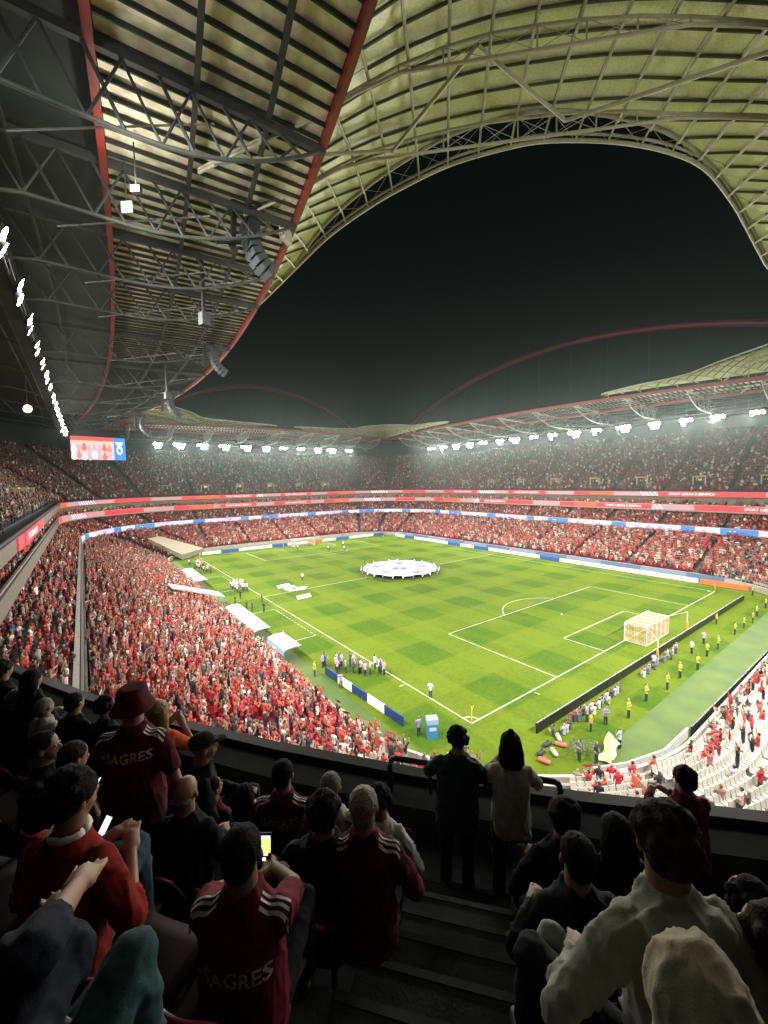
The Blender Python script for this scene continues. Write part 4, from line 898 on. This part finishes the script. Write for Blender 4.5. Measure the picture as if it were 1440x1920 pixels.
def f_pan(u, v): return ((u-.5)*.45, -.18+.40*v, .44+.02*(2*abs(u-.5))**2+.015*math.sin(v*3)), (0, 0, -1)
mb = MB(); shell(mb, f_back, 8, 6, .022); BACK = mb.mesh('backrest', [plastic], True)
mb = MB(); shell(mb, f_pan, 6, 5, .022); PAN = mb.mesh('seat_pan', [plastic], True)
mb = MB(); mb.bar((-.18, -.16, .1), (-.18, -.16, .46), .03); mb.bar((.18, -.16, .1), (.18, -.16, .46), .03); mb.bar((-.2, -.17, .15), (.2, -.17, .15), .04); LEGS = mb.mesh('frame', [steeld])
mb = MB(); mb.tube([Vector(f_back(u, 1)[0])+Vector((0, -.012, .004)) for u in np.linspace(0, 1, 9)], .013, 6); HILITE = mb.mesh('edge_highlight', [mat('seat_highlight', (.30, .03, .07), .18, spec=.7)], True)  # glossy pink strip added as the highlight on the backrest's top edge
def face(ang): return R(ang)+PI/2   # +y of the object looks at the pitch
SEATROW = ['first', 'second', 'third', 'fourth', 'fifth']
for k in range(1, 6):
    st_ = math.degrees(.5/srad(k)); angs = [218.45-st_*i for i in range(16 if k < 3 else (11 if k == 3 else 7))]+[220.75+st_*i for i in range(8 if k < 4 else 5)]
    for ang in angs:
        p = pol(ang, srad(k)+.05, flz(k)); 
        if math.hypot(p[0]-CAM.x, p[1]-CAM.y) < .75: continue
        t_ = tag(link('stadium_seat', None, None, p, face(ang)), 'dark red folding seat %s of the aisle, %s row from the front wall' % ('left' if ang < 219 else 'right', SEATROW[k-1]), 'seat', 'dark red seats round the camera, '+SEATROW[k-1]+' row')
        link('backrest', BACK, t_); link('seat_pan', PAN, t_); link('frame', LEGS, t_); link('edge_highlight', HILITE, t_)
# aisle steps with worn nosings
ast = link('aisle_stairs', None); ast['kind'] = 'structure'
stepm = mat('aisle_step', (.019, .025, .022), .75, noise=.35, nscale=3, bump=.15, bscale=50); nose = mat('step_nosing', (.034, .042, .037), .6, noise=.4, nscale=14)
for k in range(1, 6):
    for half in (0, 1):
        r0 = R0+WALK+RUN*(k-1)-(.40 if half == 0 else 0.0); z1 = flz(k)-(RISE/2 if half == 0 else -.004); z0 = flz(k)-RISE+.003
        if half: z0 = z1-.03
        mb = MB(); vs = []; nn = 6
        for i in range(nn+1):
            a = 218.85+(220.4-218.85)*i/nn
            for rr, z in ((r0, z0), (r0, z1), (r0+.42, z1), (r0+.42, z0)): vs.append(pol(a, rr, z))
        fs = [(i*4+j, i*4+(j+1) % 4, i*4+4+(j+1) % 4, i*4+4+j) for i in range(nn) for j in range(4)]+[(3, 2, 1, 0), (nn*4, nn*4+1, nn*4+2, nn*4+3)]
        mb.add(vs, fs); sp_ = part('step', mb, stepm, ast)
        mb = MB()
        for i in range(nn):
            a, b_ = 218.85+1.55*i/nn, 218.85+1.55*(i+1)/nn; mb.bar(pol(a, r0+.02, z1), pol(b_, r0+.02, z1), .045, .012)
        part('nosing', mb, nose, sp_)
# guard rail where the aisle meets the front wall
gr_ = thing('guard_rail', 'black tubular guard rail with rounded ends on the front wall below the aisle', 'rail'); mb = MB()
pts = [pol(218.2, R0-.12, 17.9)]+[pol(218.2+.12*(1-math.cos(t)), R0-.12, 18.24+.10*math.sin(t)) for t in (0, .5, 1.0, 1.57)]+[pol(a, R0-.12, 18.34) for a in np.linspace(218.5, 221.1, 10)]+[pol(221.35-.12*(1-math.cos(t)), R0-.12, 18.24+.10*math.sin(t)) for t in (1.57, 1, .5, 0)]+[pol(221.35, R0-.12, 17.9)]
mb.tube(pts, .035, 8); part('rail', mb, blackp, gr_, True)
for a in (219.0, 219.8, 220.6): mb = MB(); mb.tube([pol(a, R0-.12, 17.95), pol(a, R0-.12, 18.33)], .018, 6); part('baluster', mb, blackp, gr_)

# ---------------------------------------------------------------- people round the camera
from mathutils import noise as NZ
def solid(mb, voxel, smooth=3, amp=0, fr=(11, 11, 5), amp2=0, seed=0):
    me = mb.mesh('tmp'); o = link('tmp', me); m = o.modifiers.new('r', 'REMESH'); m.mode = 'VOXEL'; m.voxel_size = voxel; m.use_smooth_shade = True
    m2 = o.modifiers.new('s', 'SMOOTH'); m2.factor = .5; m2.iterations = smooth
    dg = bpy.context.evaluated_depsgraph_get(); out = bpy.data.meshes.new_from_object(o.evaluated_get(dg)); bpy.data.objects.remove(o); bpy.data.meshes.remove(me); out.materials.clear()
    if amp or amp2:
        n = len(out.vertices); co = np.empty(n*3, np.float32); no = np.empty(n*3, np.float32); out.vertices.foreach_get('co', co); out.vertex_normals.foreach_get('vector', no)
        co = co.reshape(-1, 3); no = no.reshape(-1, 3); d = np.empty(n, np.float32)
        for i, (x, y, z) in enumerate(co):
            w1 = NZ.noise((x*4+seed, y*4, z*4))
            n1 = abs(NZ.noise((x*fr[0]+seed+w1, y*fr[1], (z+.6*x)*fr[2]+w1))); n2 = abs(NZ.noise((x*fr[0]*2.1, y*fr[1]*2.1+seed, (z-.7*x)*fr[2]*2.3+w1*2)))
            v = amp*(max(0, 1-n1*3.2)**2-.35+.45*max(0, 1-n2*3.5)**2)
            if amp2: v += amp2*NZ.noise((x*45+seed, y*45, z*38))
            d[i] = v
        out.vertices.foreach_set('co', (co+no*d[:, None]).astype(np.float32).ravel())
    out.polygons.foreach_set('use_smooth', [True]*len(out.polygons)); out.update(); return out
def cloth(name, c, rough=.9, bump=.12, noise=.22): return mat(name, c, rough, noise=noise, nscale=14, bump=bump, bscale=180, spec=.2)
SKIN = mat('skin', (.30, .165, .105), .55, noise=.15, nscale=8, bump=.1, bscale=90); SKIN2 = mat('skin_tan', (.20, .11, .07), .55, noise=.15, nscale=8)
HD = mat('hair_dark', (.010, .008, .007), .8, noise=.5, nscale=30, bump=.5, bscale=140, spec=.12); HBR = mat('hair_brown', (.035, .022, .014), .8, noise=.5, nscale=30, bump=.5, bscale=140, spec=.12)
HBL = mat('hair_blond', (.35, .22, .09), .5, noise=.4, nscale=30, bump=.8, bscale=120); HGR = mat('hair_grey', (.20, .19, .165), .8, noise=.4, nscale=30, bump=.5, bscale=120)
CR, CDR = cloth('jersey_red', (.13, .007, .014)), cloth('jersey_dark_red', (.085, .005, .012)); CO = cloth('polo_red', (.22, .013, .009)); CBK = cloth('jacket_black', (.008, .010, .012)); CGN = cloth('coat_dark_green', (.012, .03, .026))
CNV = cloth('jacket_navy', (.006, .009, .020)); CGY = cloth('hoodie_grey', (.27, .275, .22), bump=.15); CBG = cloth('sweatshirt_beige', (.46, .41, .30), bump=.15); CWH = cloth('sweater_white', (.62, .60, .54)); CJK = cloth('jacket_grey_green', (.42, .41, .34))
JN = cloth('jeans_blue', (.04, .075, .12)); JT = cloth('jeans_teal', (.03, .075, .078)); DK = cloth('trousers_dark', (.009, .011, .014)); LJ = cloth('jeans_light', (.28, .30, .27)); STR = cloth('stripe_white', (.8, .78, .72)); ORG = cloth('shirt_orange', (.60, .10, .02))
SHO = mat('shoe_dark', (.03, .03, .03), .5)
POSE = {'lap': ((.27, .07, .20), (.13, .33, .13)), 'down': ((.27, -.04, .20), (.27, .05, -.05)), 'rail': ((.25, .18, .26), (.10, .38, .28)), 'clap': ((.29, .16, .25), (.05, .38, .40)), 'film': ((.27, .22, .40), (.05, .42, .66)), 'read': ((.26, .08, .2), (.06, .33, .26))}
def fig(label, loc, h, rot, sit=True, arms='lap', lean=.08, top=CR, sleeve='short', legs=DK, hair=('short', HD), skin=SKIN, turn=0, tilt=0, vox=.013, text=None, stripes=False, build=1.0, hz=None, tg=None, seed=0, collar=None, extra=None, cat='person', hood=False, tdz=.14):
    """tg: world targets for elbow/hand/knee; every length in metres before scaling to the height of the head"""
    tg = tg or {}
    hz0 = .48 if sit else .93; s = 1.0
    fitz = hz is None
    zr_ = math.cos(lean)*.53+.142; yh = math.sin(lean)*.53+math.sin(lean*.5)*.2+.015
    if hz == 'fit': hz = h-zr_
    elif s == 1.0 or True:
        if fitz: s = h/(hz0+zr_); hz = hz0
    loc = (loc[0]+math.sin(rot)*yh*s, loc[1]-math.cos(rot)*yh*s, loc[2])
    root = link('person', None, None, loc, rot); root.scale = (s,)*3; bpy.context.view_layer.update()
    inv = (Matrix.Translation(loc) @ Matrix.Rotation(rot, 4, 'Z') @ Matrix.Scale(s, 4)).inverted()
    d = Vector((0, math.sin(lean), math.cos(lean))); bk = Vector((0, math.cos(lean), -math.sin(lean)))
    pel = Vector((0, 0, hz)); cen = lambda t, y=0: pel+d*t+bk*y
    nb = cen(.53); hc = nb+Vector((0, math.sin(lean*.5)*.2+.015, .142)); B = build
    X = Vector((1, 0, 0))
    # body: one continuous surface
    b_ = MB(); rg = lambda t, hw, hd, y=0: (cen(t, y), X*hw*B, bk*hd*B)
    b_.loft([rg(-.05, .13, .10), rg(.05, .165, .11), rg(.2, .135, .095), rg(.34, .145, .098), rg(.44, .15, .085), rg(.50, .10, .07), rg(.53, .055, .055)], 16)
    hm = Matrix.Rotation(turn, 4, 'Z') @ Matrix.Rotation(tilt, 4, 'X'); H = lambda x, y, z: hc+(hm @ Vector((x*.96, y*.96, z*.90)))
    b_.cap(cen(.44), .072, hc+Vector((0, -.012, -.04)), .058)
    for sx in (-1, 1): b_.cap(cen(.50)+X*sx*.03, .05, cen(.44)+X*sx*.11*B, .038)
    def hell(mb, x, y, z, rx, ry, rz, n=12, m=9):
        k = MB(); k.ell((0, 0, 0), (rx, ry, rz), n, m); mb.add([H(x+v[0], y+v[1], z+v[2]) for v in k.v], k.f)
    hell(b_, 0, -.01, .03, .076, .096, .092); hell(b_, 0, .03, -.045, .056, .062, .068); hell(b_, 0, .092, -.012, .013, .022, .024); hell(b_, 0, .052, -.09, .026, .03, .022); hell(b_, 0, .088, -.052, .024, .012, .010)
    for sx in (-1, 1): hell(b_, sx*.078, -.005, -.01, .012, .02, .033)
    L = {}
    for sx, nm in ((-1, 'L'), (1, 'R')):
        sh = cen(.43)+X*sx*.165*B; ap = arms if isinstance(arms, str) else arms[0 if sx < 0 else 1]; e_, h_ = POSE[ap]
        el = pel+Vector((sx*e_[0]*B, e_[1], e_[2])); wr = pel+Vector((sx*h_[0], h_[1], h_[2]))
        if 'el'+nm in tg: el = inv @ Vector(tg['el'+nm])
        if 'wr'+nm in tg: wr = inv @ Vector(tg['wr'+nm])
        # keep upper and lower arm at human length
        v = el-sh; el = sh+v.normalized()*.29; v = wr-el; wr = el+v.normalized()*min(.29, max(.2, v.length))
        b_.cap(sh, .044, el, .037); b_.cap(el, .037, wr, .027)
        hd_ = (wr-el).normalized(); sd = hd_.cross(Vector((0, 0, 1))).normalized(); pn = sd.cross(hd_)
        palm = wr+hd_*.055; b_.cap(wr, .026, palm+hd_*.02, .034)
        b_.obox(palm, sd*.038, hd_*.045, pn*.014)
        for i, fl_ in enumerate((.062, .075, .078, .068)):
            f0 = palm+hd_*.035+sd*(.03-.02*i); f1 = f0+hd_*fl_*.55+sd*(.006*(1.5-i)); curl = -.35 if ap in ('film', 'read', 'lap', 'rail') else .1
            f2 = f1+(hd_+pn*curl*1.6).normalized()*fl_*.45; b_.cap(f0, .0095, f1, .009, 8); b_.cap(f1, .009, f2, .0075, 8)
        t0 = wr+hd_*.03+sd*.03*(-1 if sx > 0 else 1)*-1; t1 = t0+(hd_*.6+sd*(.7 if sx < 0 else -.7)*-1*-1).normalized()*.045; b_.cap(t0, .013, t1, .011, 8); b_.cap(t1, .011, t1+hd_*.03, .009, 8)
        if sit: hp = pel+X*sx*.09; kn = Vector((sx*.15, .43, hz+.05 if hz < .6 else .62)); an = Vector((sx*.15, .47, .09))
        else: hp = pel+X*sx*.09; kn = Vector((sx*.10, .03, .50)); an = Vector((sx*.11, -.02, .09))
        if 'kn'+nm in tg: kn = inv @ Vector(tg['kn'+nm]); kn = hp+(kn-hp).normalized()*min(.5, max(.4, (kn-hp).length)); an = kn+Vector((0, .02, -.42))
        L[nm] = (sh, el, wr, hp, kn, an, sx, hd_, palm)
        b_.cap(hp, .07, kn, .05); b_.cap(kn, .05, an, .035); b_.cap(an+Vector((0, -.02, -.04)), .035, an+Vector((0, .13, -.055)), .03)
    body = solid(b_, max(.0085, vox*.8), 3); body.materials.append(skin)
    bo = link('body', body, root)
    for sx in (-1, 1): k = MB(); hell(k, sx*.03, .078, .012, .011, .008, .008, 8, 5); part('eye', k, mat('eye_white', (.6, .58, .55), .2), root, True)
    # top
    c_ = MB(); q = 1.0; lo = -.06 if sit else -.10
    c_.loft([rg(lo, .175, .135), rg(.06, .185, .14), rg(.2, .168, .128), rg(.34, .172, .125), rg(.43, .176, .11), rg(.485, .13, .085), rg(.525, .084, .074), rg(.56, .070, .066, .012)], 22)
    for nm in 'LR':
        sh, el, wr, hp, kn, an, sx, hd_, palm = L[nm]; c_.cap(sh+Vector((-sx*.02, 0, 0)), .073, sh+(el-sh)*(.62 if sleeve == 'short' else .98), .062 if sleeve == 'short' else .057)
        if sleeve == 'long': c_.cap(el, .056, el+(wr-el)*.93, .042)
        elif sleeve == 'mid': c_.cap(el, .058, el+(wr-el)*.3, .055)
    if hood: c_.cap(cen(.47, -.07)+X*-.08, .055, cen(.47, -.07)+X*.08, .055); c_.cap(cen(.42, -.12), .06, cen(.36, -.13), .04)
    tm = solid(c_, vox, 3, amp=(.013 if hood or hair[0] == 'hood' else .012) if sleeve != 'short' else .009, fr=(9, 9, 4.2), amp2=.0006, seed=seed*7.3); tm.materials.append(top); to = link('shirt', tm, root)
    # trousers
    c_ = MB(); c_.loft([rg(-.09, .15, .12), rg(-.02, .18, .125), rg(.05, .172, .12), rg(.08, .16, .11)], 16)
    for nm in 'LR':
        sh, el, wr, hp, kn, an, sx, hd_, palm = L[nm]; c_.cap(hp, .095, kn, .068); c_.cap(kn, .066, an+Vector((0, 0, .02)), .052)
    lm = solid(c_, vox*1.1, 3, amp=.008, amp2=.001, seed=seed*3.1+5); lm.materials.append(legs); link('trousers', lm, root)
    c_ = MB()
    for nm in 'LR': an = L[nm][5]; c_.cap(an+Vector((0, -.04, -.045)), .042, an+Vector((0, .15, -.06)), .034)
    sm = solid(c_, .014, 2); sm.materials.append(SHO); link('shoes', sm, root)
    # hair or headgear
    st_, hmt = hair; c_ = MB()
    if st_ == 'short': hell(c_, 0, -.022, .042, .086, .098, .092); hell(c_, 0, -.06, -.01, .07, .055, .07)
    elif st_ == 'bald': hell(c_, 0, -.06, -.025, .068, .05, .045)
    elif st_ == 'full': hell(c_, 0, -.018, .038, .100, .108, .098); hell(c_, 0, -.055, -.015, .088, .062, .07)
    if st_ == 'full':
        for k in range(26): a, t_ = random.uniform(0, 2*PI), random.uniform(-.2, 1.4); hell(c_, .09*math.cos(a)*math.cos(t_), -.02+.095*math.sin(a)*math.cos(t_)*(1 if math.sin(a) < 0 else .7), .045+.09*math.sin(t_), .03, .03, .02, 7, 5)
    elif st_ == 'curly':
        for k in range(60): a, t_ = random.uniform(0, 2*PI), random.uniform(-.5, 1.5); hell(c_, .09*math.cos(a)*math.cos(t_), -.025+.1*math.sin(a)*math.cos(t_)*(1 if math.sin(a) < 0 else .6), .04+.1*math.sin(t_), .028, .028, .028, 7, 5)
        hell(c_, 0, -.03, .04, .09, .10, .095)
    elif st_ in ('long', 'bun'):
        hell(c_, 0, -.022, .04, .098, .105, .098); c_.loft([(H(0, -.04, .05), X*.095, Vector((0, .07, 0))), (H(0, -.05, -.05), X*.112, Vector((0, .065, 0))), (H(0, -.075, -.15), X*.118, Vector((0, .045, 0))), (H(0, -.09, -.26 if st_ == 'long' else -.2), X*.075, Vector((0, .03, 0)))], 14)
        if st_ == 'bun': hell(c_, 0, -.035, .150, .036, .036, .032)
    elif st_ == 'cap': hell(c_, 0, -.015, .055, .088, .104, .072); hell(c_, 0, .12, .03, .06, .06, .010)
    elif st_ == 'bucket':
        c_.loft([(H(0, -.01, .135), X*.066, Vector((0, .078, 0))), (H(0, -.01, .125), X*.080, Vector((0, .094, 0))), (H(0, -.01, .05), X*.092, Vector((0, .108, 0))), (H(0, -.01, .03), X*.098, Vector((0, .113, 0))), (H(0, -.01, -.018), X*.128, Vector((0, .14, 0))), (H(0, -.01, -.032), X*.124, Vector((0, .136, 0)))], 20)
    elif st_ == 'hood':
        hell(c_, 0, -.035, .03, .115, .125, .135); c_.cap(H(0, -.06, -.06), .11, cen(.47, -.04), .10); c_.cap(cen(.46, -.03)+X*-.07, .085, cen(.46, -.03)+X*.07, .085)
    soft = st_ in ('cap', 'bucket', 'hood')
    hme = solid(c_, .009 if not soft else .010, 2, amp=.0035 if not soft else (.014 if st_ == 'hood' else .002), fr=(34, 34, 7) if not soft else (9, 9, 5), amp2=.0025 if not soft else .0006, seed=seed); hme.materials.append(hmt); link('hood' if st_ == 'hood' else ('hat' if soft else 'hair'), hme, root)
    if collar:
        c_ = MB(); n = 16; c_.tube([nb+Vector((.068*math.cos(2*PI*k/n), .064*math.sin(2*PI*k/n), .012)) for k in range(n+1)], .017, 8); part('collar', c_, collar, root, True)
    # print that lies on the cloth
    bvh = BVHTree.FromPolygons([v.co.copy() for v in tm.vertices], [tuple(p.vertices) for p in tm.polygons])
    if text:
        tmb = text_mb(text, .078, .02); me = tmb.mesh(); bm = bmesh.new(); bm.from_mesh(me); bmesh.ops.triangulate(bm, faces=bm.faces)
        for _ in range(2): bmesh.ops.subdivide_edges(bm, edges=[e for e in bm.edges if e.calc_length() > .02], cuts=1)
        zc = hz+.53*math.cos(lean)-tdz
        for v in bm.verts:
            x, z = v.co.x*B, zc+v.co.z; hit = bvh.ray_cast(Vector((x, -1, z)), Vector((0, 1, 0)))
            v.co = (hit[0]+Vector((0, -.0035, 0))) if hit[0] else Vector((x, -.12, z))
        me2 = bpy.data.meshes.new('lettering'); bm.to_mesh(me2); bm.free(); me2.materials.append(cloth('print_pale', (.62, .52, .42))); link('lettering', me2, to)
    if stripes:
        for k in range(3):
            for sx in (-1, 1):
                c_ = MB(); top_, row_ = [], []
                for i in range(13):
                    x = sx*(.085+.115*i/12)*B; r2 = []
                    for yy in (0, .011):
                        y0_ = -.030+.024*k+yy+(nb.y-.03); hit = bvh.ray_cast(Vector((x, y0_, hz+1)), Vector((0, 0, -1))); r2.append((hit[0]+Vector((0, 0, .004))) if hit[0] else Vector((x, y0_, hz+.4)))
                    row_ += r2
                c_.add(row_, [(2*i, 2*i+1, 2*i+3, 2*i+2) for i in range(12)]); part('stripe', c_, STR, to)
    tag(root, label, cat); return root, L, inv, H
def at(x, y, k, zh): return (x, y, flz(k)), zh-flz(k)
def phone(label, loc, rot, img=True, s=1.0):
    p = thing('mobile_phone', label, 'phone', loc); p.rotation_euler = rot; p.scale = (s,)*3; b_ = MB(); b_.box((-.037, -.004, -.078), (.037, .004, .078)); part('case', b_, blackp, p)
    def pn(z0, z1, m, x=.033, nm='screen'): b_ = MB(); b_.box((-x, -.0052, z0), (x, -.0045, z1)); part(nm, b_, m, p)
    if img: pn(-.02, .05, em('ph_green', (.55, .85, .15), 1.6)); pn(.0501, .066, em('ph_lilac', (.7, .6, .85), 1.2)); pn(-.035, -.0201, em('ph_orange', (.9, .5, .4), 1.4), .02); pn(-.060, -.045, em('ph_white', (1, .95, 1), 2.5), .008, 'button')
    else: pn(-.07, .07, em('ph_page', (.75, .85, .95), 1.1))
    return p
F = R(-40)   # looking at the middle of the pitch
def do(label, x, y, zh, k, rot=F, **kw): loc, h = at(x, y, k, zh); return fig(label, loc, h, rot, **kw)
do('person in a dark green coat at the rail, left of the two standing there', -23.96, -20.90, 19.14, 0, F-.25, sit=False, arms='rail', lean=.16, top=CGN, sleeve='long', hair=('curly', HD), seed=1, build=1.12)
do('woman with a hair bun and grey jacket at the rail beside the dark-coated person', -23.64, -21.29, 19.16, 0, F-.1, sit=False, arms='rail', lean=.12, top=CJK, sleeve='long', legs=DK, hair=('bun', HD), seed=2, build=.95)
do('person standing in a red jersey and red bucket hat at the left', -26.67, -20.35, 20.22, 2, F+.2, sit=False, arms='down', top=CDR, hair=('bucket', CDR), text='\u2022SAGRES', stripes=True, seed=3, build=1.02)
do('girl with long blond hair and orange shirt beside the bucket-hatted person', -26.41, -19.35, 19.60, 1, F+.1, sit=False, arms='clap', top=ORG, hair=('long', HBL), seed=4, build=.85)
do('dark-haired person in a red top leaning on the front wall at the right', -22.63, -22.42, 19.01, 0, F+.1, sit=False, arms='rail', lean=.1, top=CR, sleeve='long', hair=('full', HD), seed=5)
do('man in dark clothes in profile at the far left, looking right', -27.22, -19.59, 19.72, 2, F-1.2, top=CBK, sleeve='long', hair=('short', HD), seed=6)
do('person with a glowing phone on pale jeans at the left', -27.04, -19.85, 19.70, 2, F-.5, arms='read', top=CBK, sleeve='long', legs=LJ, hair=('short', HBR), seed=7, tilt=-.3, tg=dict(knR=(-26.85, -20.40, 19.55)))
do('broad man in a red polo with a white collar, seated at the left', -26.99, -21.27, 20.28, 3, F-.12, arms='read', top=CO, sleeve='mid', legs=JN, hair=('full', HD), collar=STR, seed=8, build=1.0, vox=.012, turn=-.3, tilt=-.15, lean=.15, tg=dict(knR=(-26.74, -21.02, 19.69)))
do('person in a red jersey seated under the bucket-hatted person', -26.35, -19.43, 19.12, 1, F, top=CDR, hair=('short', HD), text='\u2022SAGRES', stripes=True, seed=9)
do('bald man in a dark jacket seated in the middle of the left block', -26.42, -20.69, 19.65, 2, F, top=CBK, sleeve='long', hair=('bald', HGR), seed=10)
do('person in a dark cap looking right, seated near the front wall', -26.11, -19.76, 19.35, 1, F-1.0, top=CBK, sleeve='long', hair=('cap', CBK), seed=11)
do('person with a dark red collar seated behind the capped person', -26.08, -19.90, 19.02, 1, F-.2, top=CDR, sleeve='long', hair=('short', HD), seed=12, turn=-.4)
do('person in a dark red jersey seated alone near the front wall', -25.62, -20.42, 19.25, 1, F, top=CDR, hair=('short', HD), text='\u2022SAGRES', stripes=True, seed=13, build=1.05)
do('woman with long dark hair and a white top', -25.86, -20.11, 18.98, 1, F, top=CWH, sleeve='short', hair=('long', HD), seed=14, build=.9)
do('person with grey hair in a pale jacket seated near the front wall', -25.35, -20.77, 19.22, 1, F, top=CJK, sleeve='long', hair=('short', HGR), seed=15)
do('broad dark-haired person all in black, seated left of the fair-haired man', -25.79, -21.50, 19.73, 2, F, top=CBK, sleeve='long', hair=('full', HD), seed=16, build=1.12)
do('fair-haired man in a red jersey over white sleeves by the aisle', -25.60, -21.66, 19.77, 2, F, top=CDR, sleeve='long', hair=('short', mat('hair_fair', (.30, .24, .16), .6, noise=.4, nscale=30, bump=.8, bscale=120)), seed=17, stripes=True)
do('person in a white sweater with a dark shoulder strap in the front row', -25.09, -21.10, 19.19, 1, F-.15, top=CWH, sleeve='long', hair=('curly', HD), seed=18)
r_, L_, inv_, H_ = do('man filming with his phone in a red jersey with white shoulder stripes', -26.42, -21.99, 20.21, 3, F+.05, arms='film', top=CR, hair=('short', HD), text='\u2022SAGRES', stripes=True, seed=19, tdz=.22, vox=.010, build=1.0, skin=SKIN2, tg=dict(wrR=(-26.19, -21.68, 19.76), wrL=(-26.26, -21.70, 19.76), elR=(-26.22, -21.98, 19.88), elL=(-26.5, -21.75, 19.85)))
hp_ = (r_.matrix_world @ L_['R'][8]+r_.matrix_world @ L_['L'][8])/2
phone('phone held up by the man in the striped red jersey, screen showing the pitch', Vector((-26.21, -21.63, 19.83)), (R(-8), 0, F+.05))
phone('phone with a white page held by the person in pale jeans', (-26.89, -20.20, 19.74), (R(-50), R(12), F+.1), False, 1.2)
phone('small phone lit at the edge of the red polo', (-26.88, -20.93, 19.82), (R(-40), 0, F-.3), False, .7)
do('tall person in a grey hooded sweatshirt perched right of the aisle', -25.44, -23.18, 20.59, 3, F+.05, arms=('lap', 'down'), lean=.22, top=CGY, sleeve='long', legs=DK, hair=('full', HBR), seed=20, build=.95, hz='fit', vox=.010, hood=True, skin=SKIN2, tg=dict(wrL=(-25.6, -22.98, 20.10), elL=(-25.70, -23.10, 20.28), knL=(-25.66, -22.93, 20.02)))
do('person in a beige sweatshirt with the hood up at the bottom right', -25.77, -23.36, 20.50, 3, F-.1, lean=.25, top=CBG, sleeve='long', hair=('hood', CBG), seed=21, vox=.010, build=1.0, hz='fit', tilt=-.3)
do('person with dark curly hair cut off by the right edge', -25.25, -23.42, 20.30, 3, F, top=CBK, sleeve='long', hair=('curly', HBR), seed=22)
do('dark-haired person in black beyond the curly-haired one', -24.36, -23.19, 19.65, 2, F, top=CBK, sleeve='long', hair=('curly', HD), seed=23)
do('person in black seated just right of the guard rail', -24.21, -22.16, 19.31, 1, F, top=CBK, sleeve='long', hair=('full', HD), seed=24)
do('short-haired person in black with pale jeans beside the aisle', -24.88, -22.61, 19.75, 2, F, top=CBK, sleeve='long', legs=LJ, hair=('short', HD), seed=25, tg=dict(knL=(-25.20, -22.66, 19.60)))
do('long-haired person in black between the two dark heads at the right', -23.98, -22.42, 19.25, 1, F, top=CBK, sleeve='long', hair=('long', HD), seed=26)
for i, (x, y, z, hh, l) in enumerate([(-27.61, -17.55, 19.36, ('full', HGR), 'grey-haired silhouette at the far left edge'), (-27.33, -17.99, 19.37, ('short', HGR), 'pale-shirted silhouette, second from the left edge'), (-27.06, -18.40, 19.50, ('short', HD), 'dark-haired silhouette, third from the left edge'), (-26.80, -18.66, 19.48, ('curly', HD), 'dark-clothed silhouette nearest the bucket hat'), (-28.05, -16.75, 19.62, ('short', HD), 'dark-haired standing silhouette above the grey-haired one at the left edge'), (-27.75, -17.15, 19.60, ('full', HBR), 'brown-haired standing silhouette near the left edge, by the front wall'), (-27.45, -17.62, 19.57, ('long', HD), 'long-haired standing silhouette between two pale heads at the left')]):
    do(l, x, y, z, 1, F-.2, sit=False, arms='lap', top=(CJK if i == 1 else CBK), sleeve='long', hair=hh, seed=30+i, vox=.016)
r_, L_, inv_, H_ = do('person in a navy jacket and teal jeans clapping at the bottom left corner', -27.16, -22.62, 20.92, 4, F-.3, arms='clap', top=CNV, sleeve='mid', legs=JT, hair=('short', HBR), seed=35, vox=.010, build=1.05, hz='fit', tg=dict(knR=(-26.8, -22.41, 20.54), elR=(-26.94, -22.45, 20.67), wrR=(-27.0, -22.16, 20.53), elL=(-27.03, -22.56, 20.77), wrL=(-26.94, -22.26, 20.64), knL=(-27.06, -22.50, 20.35)))
c_ = MB(); c_.tube([r_.matrix_world.inverted() @ Vector(p) for p in [(-27.01, -22.57, 20.62), (-26.99, -22.52, 20.56), (-26.97, -22.5, 20.5), (-26.95, -22.5, 20.45), (-26.93, -22.5, 20.38)]], .006, 6); part('drawstring', c_, STR, r_, True)
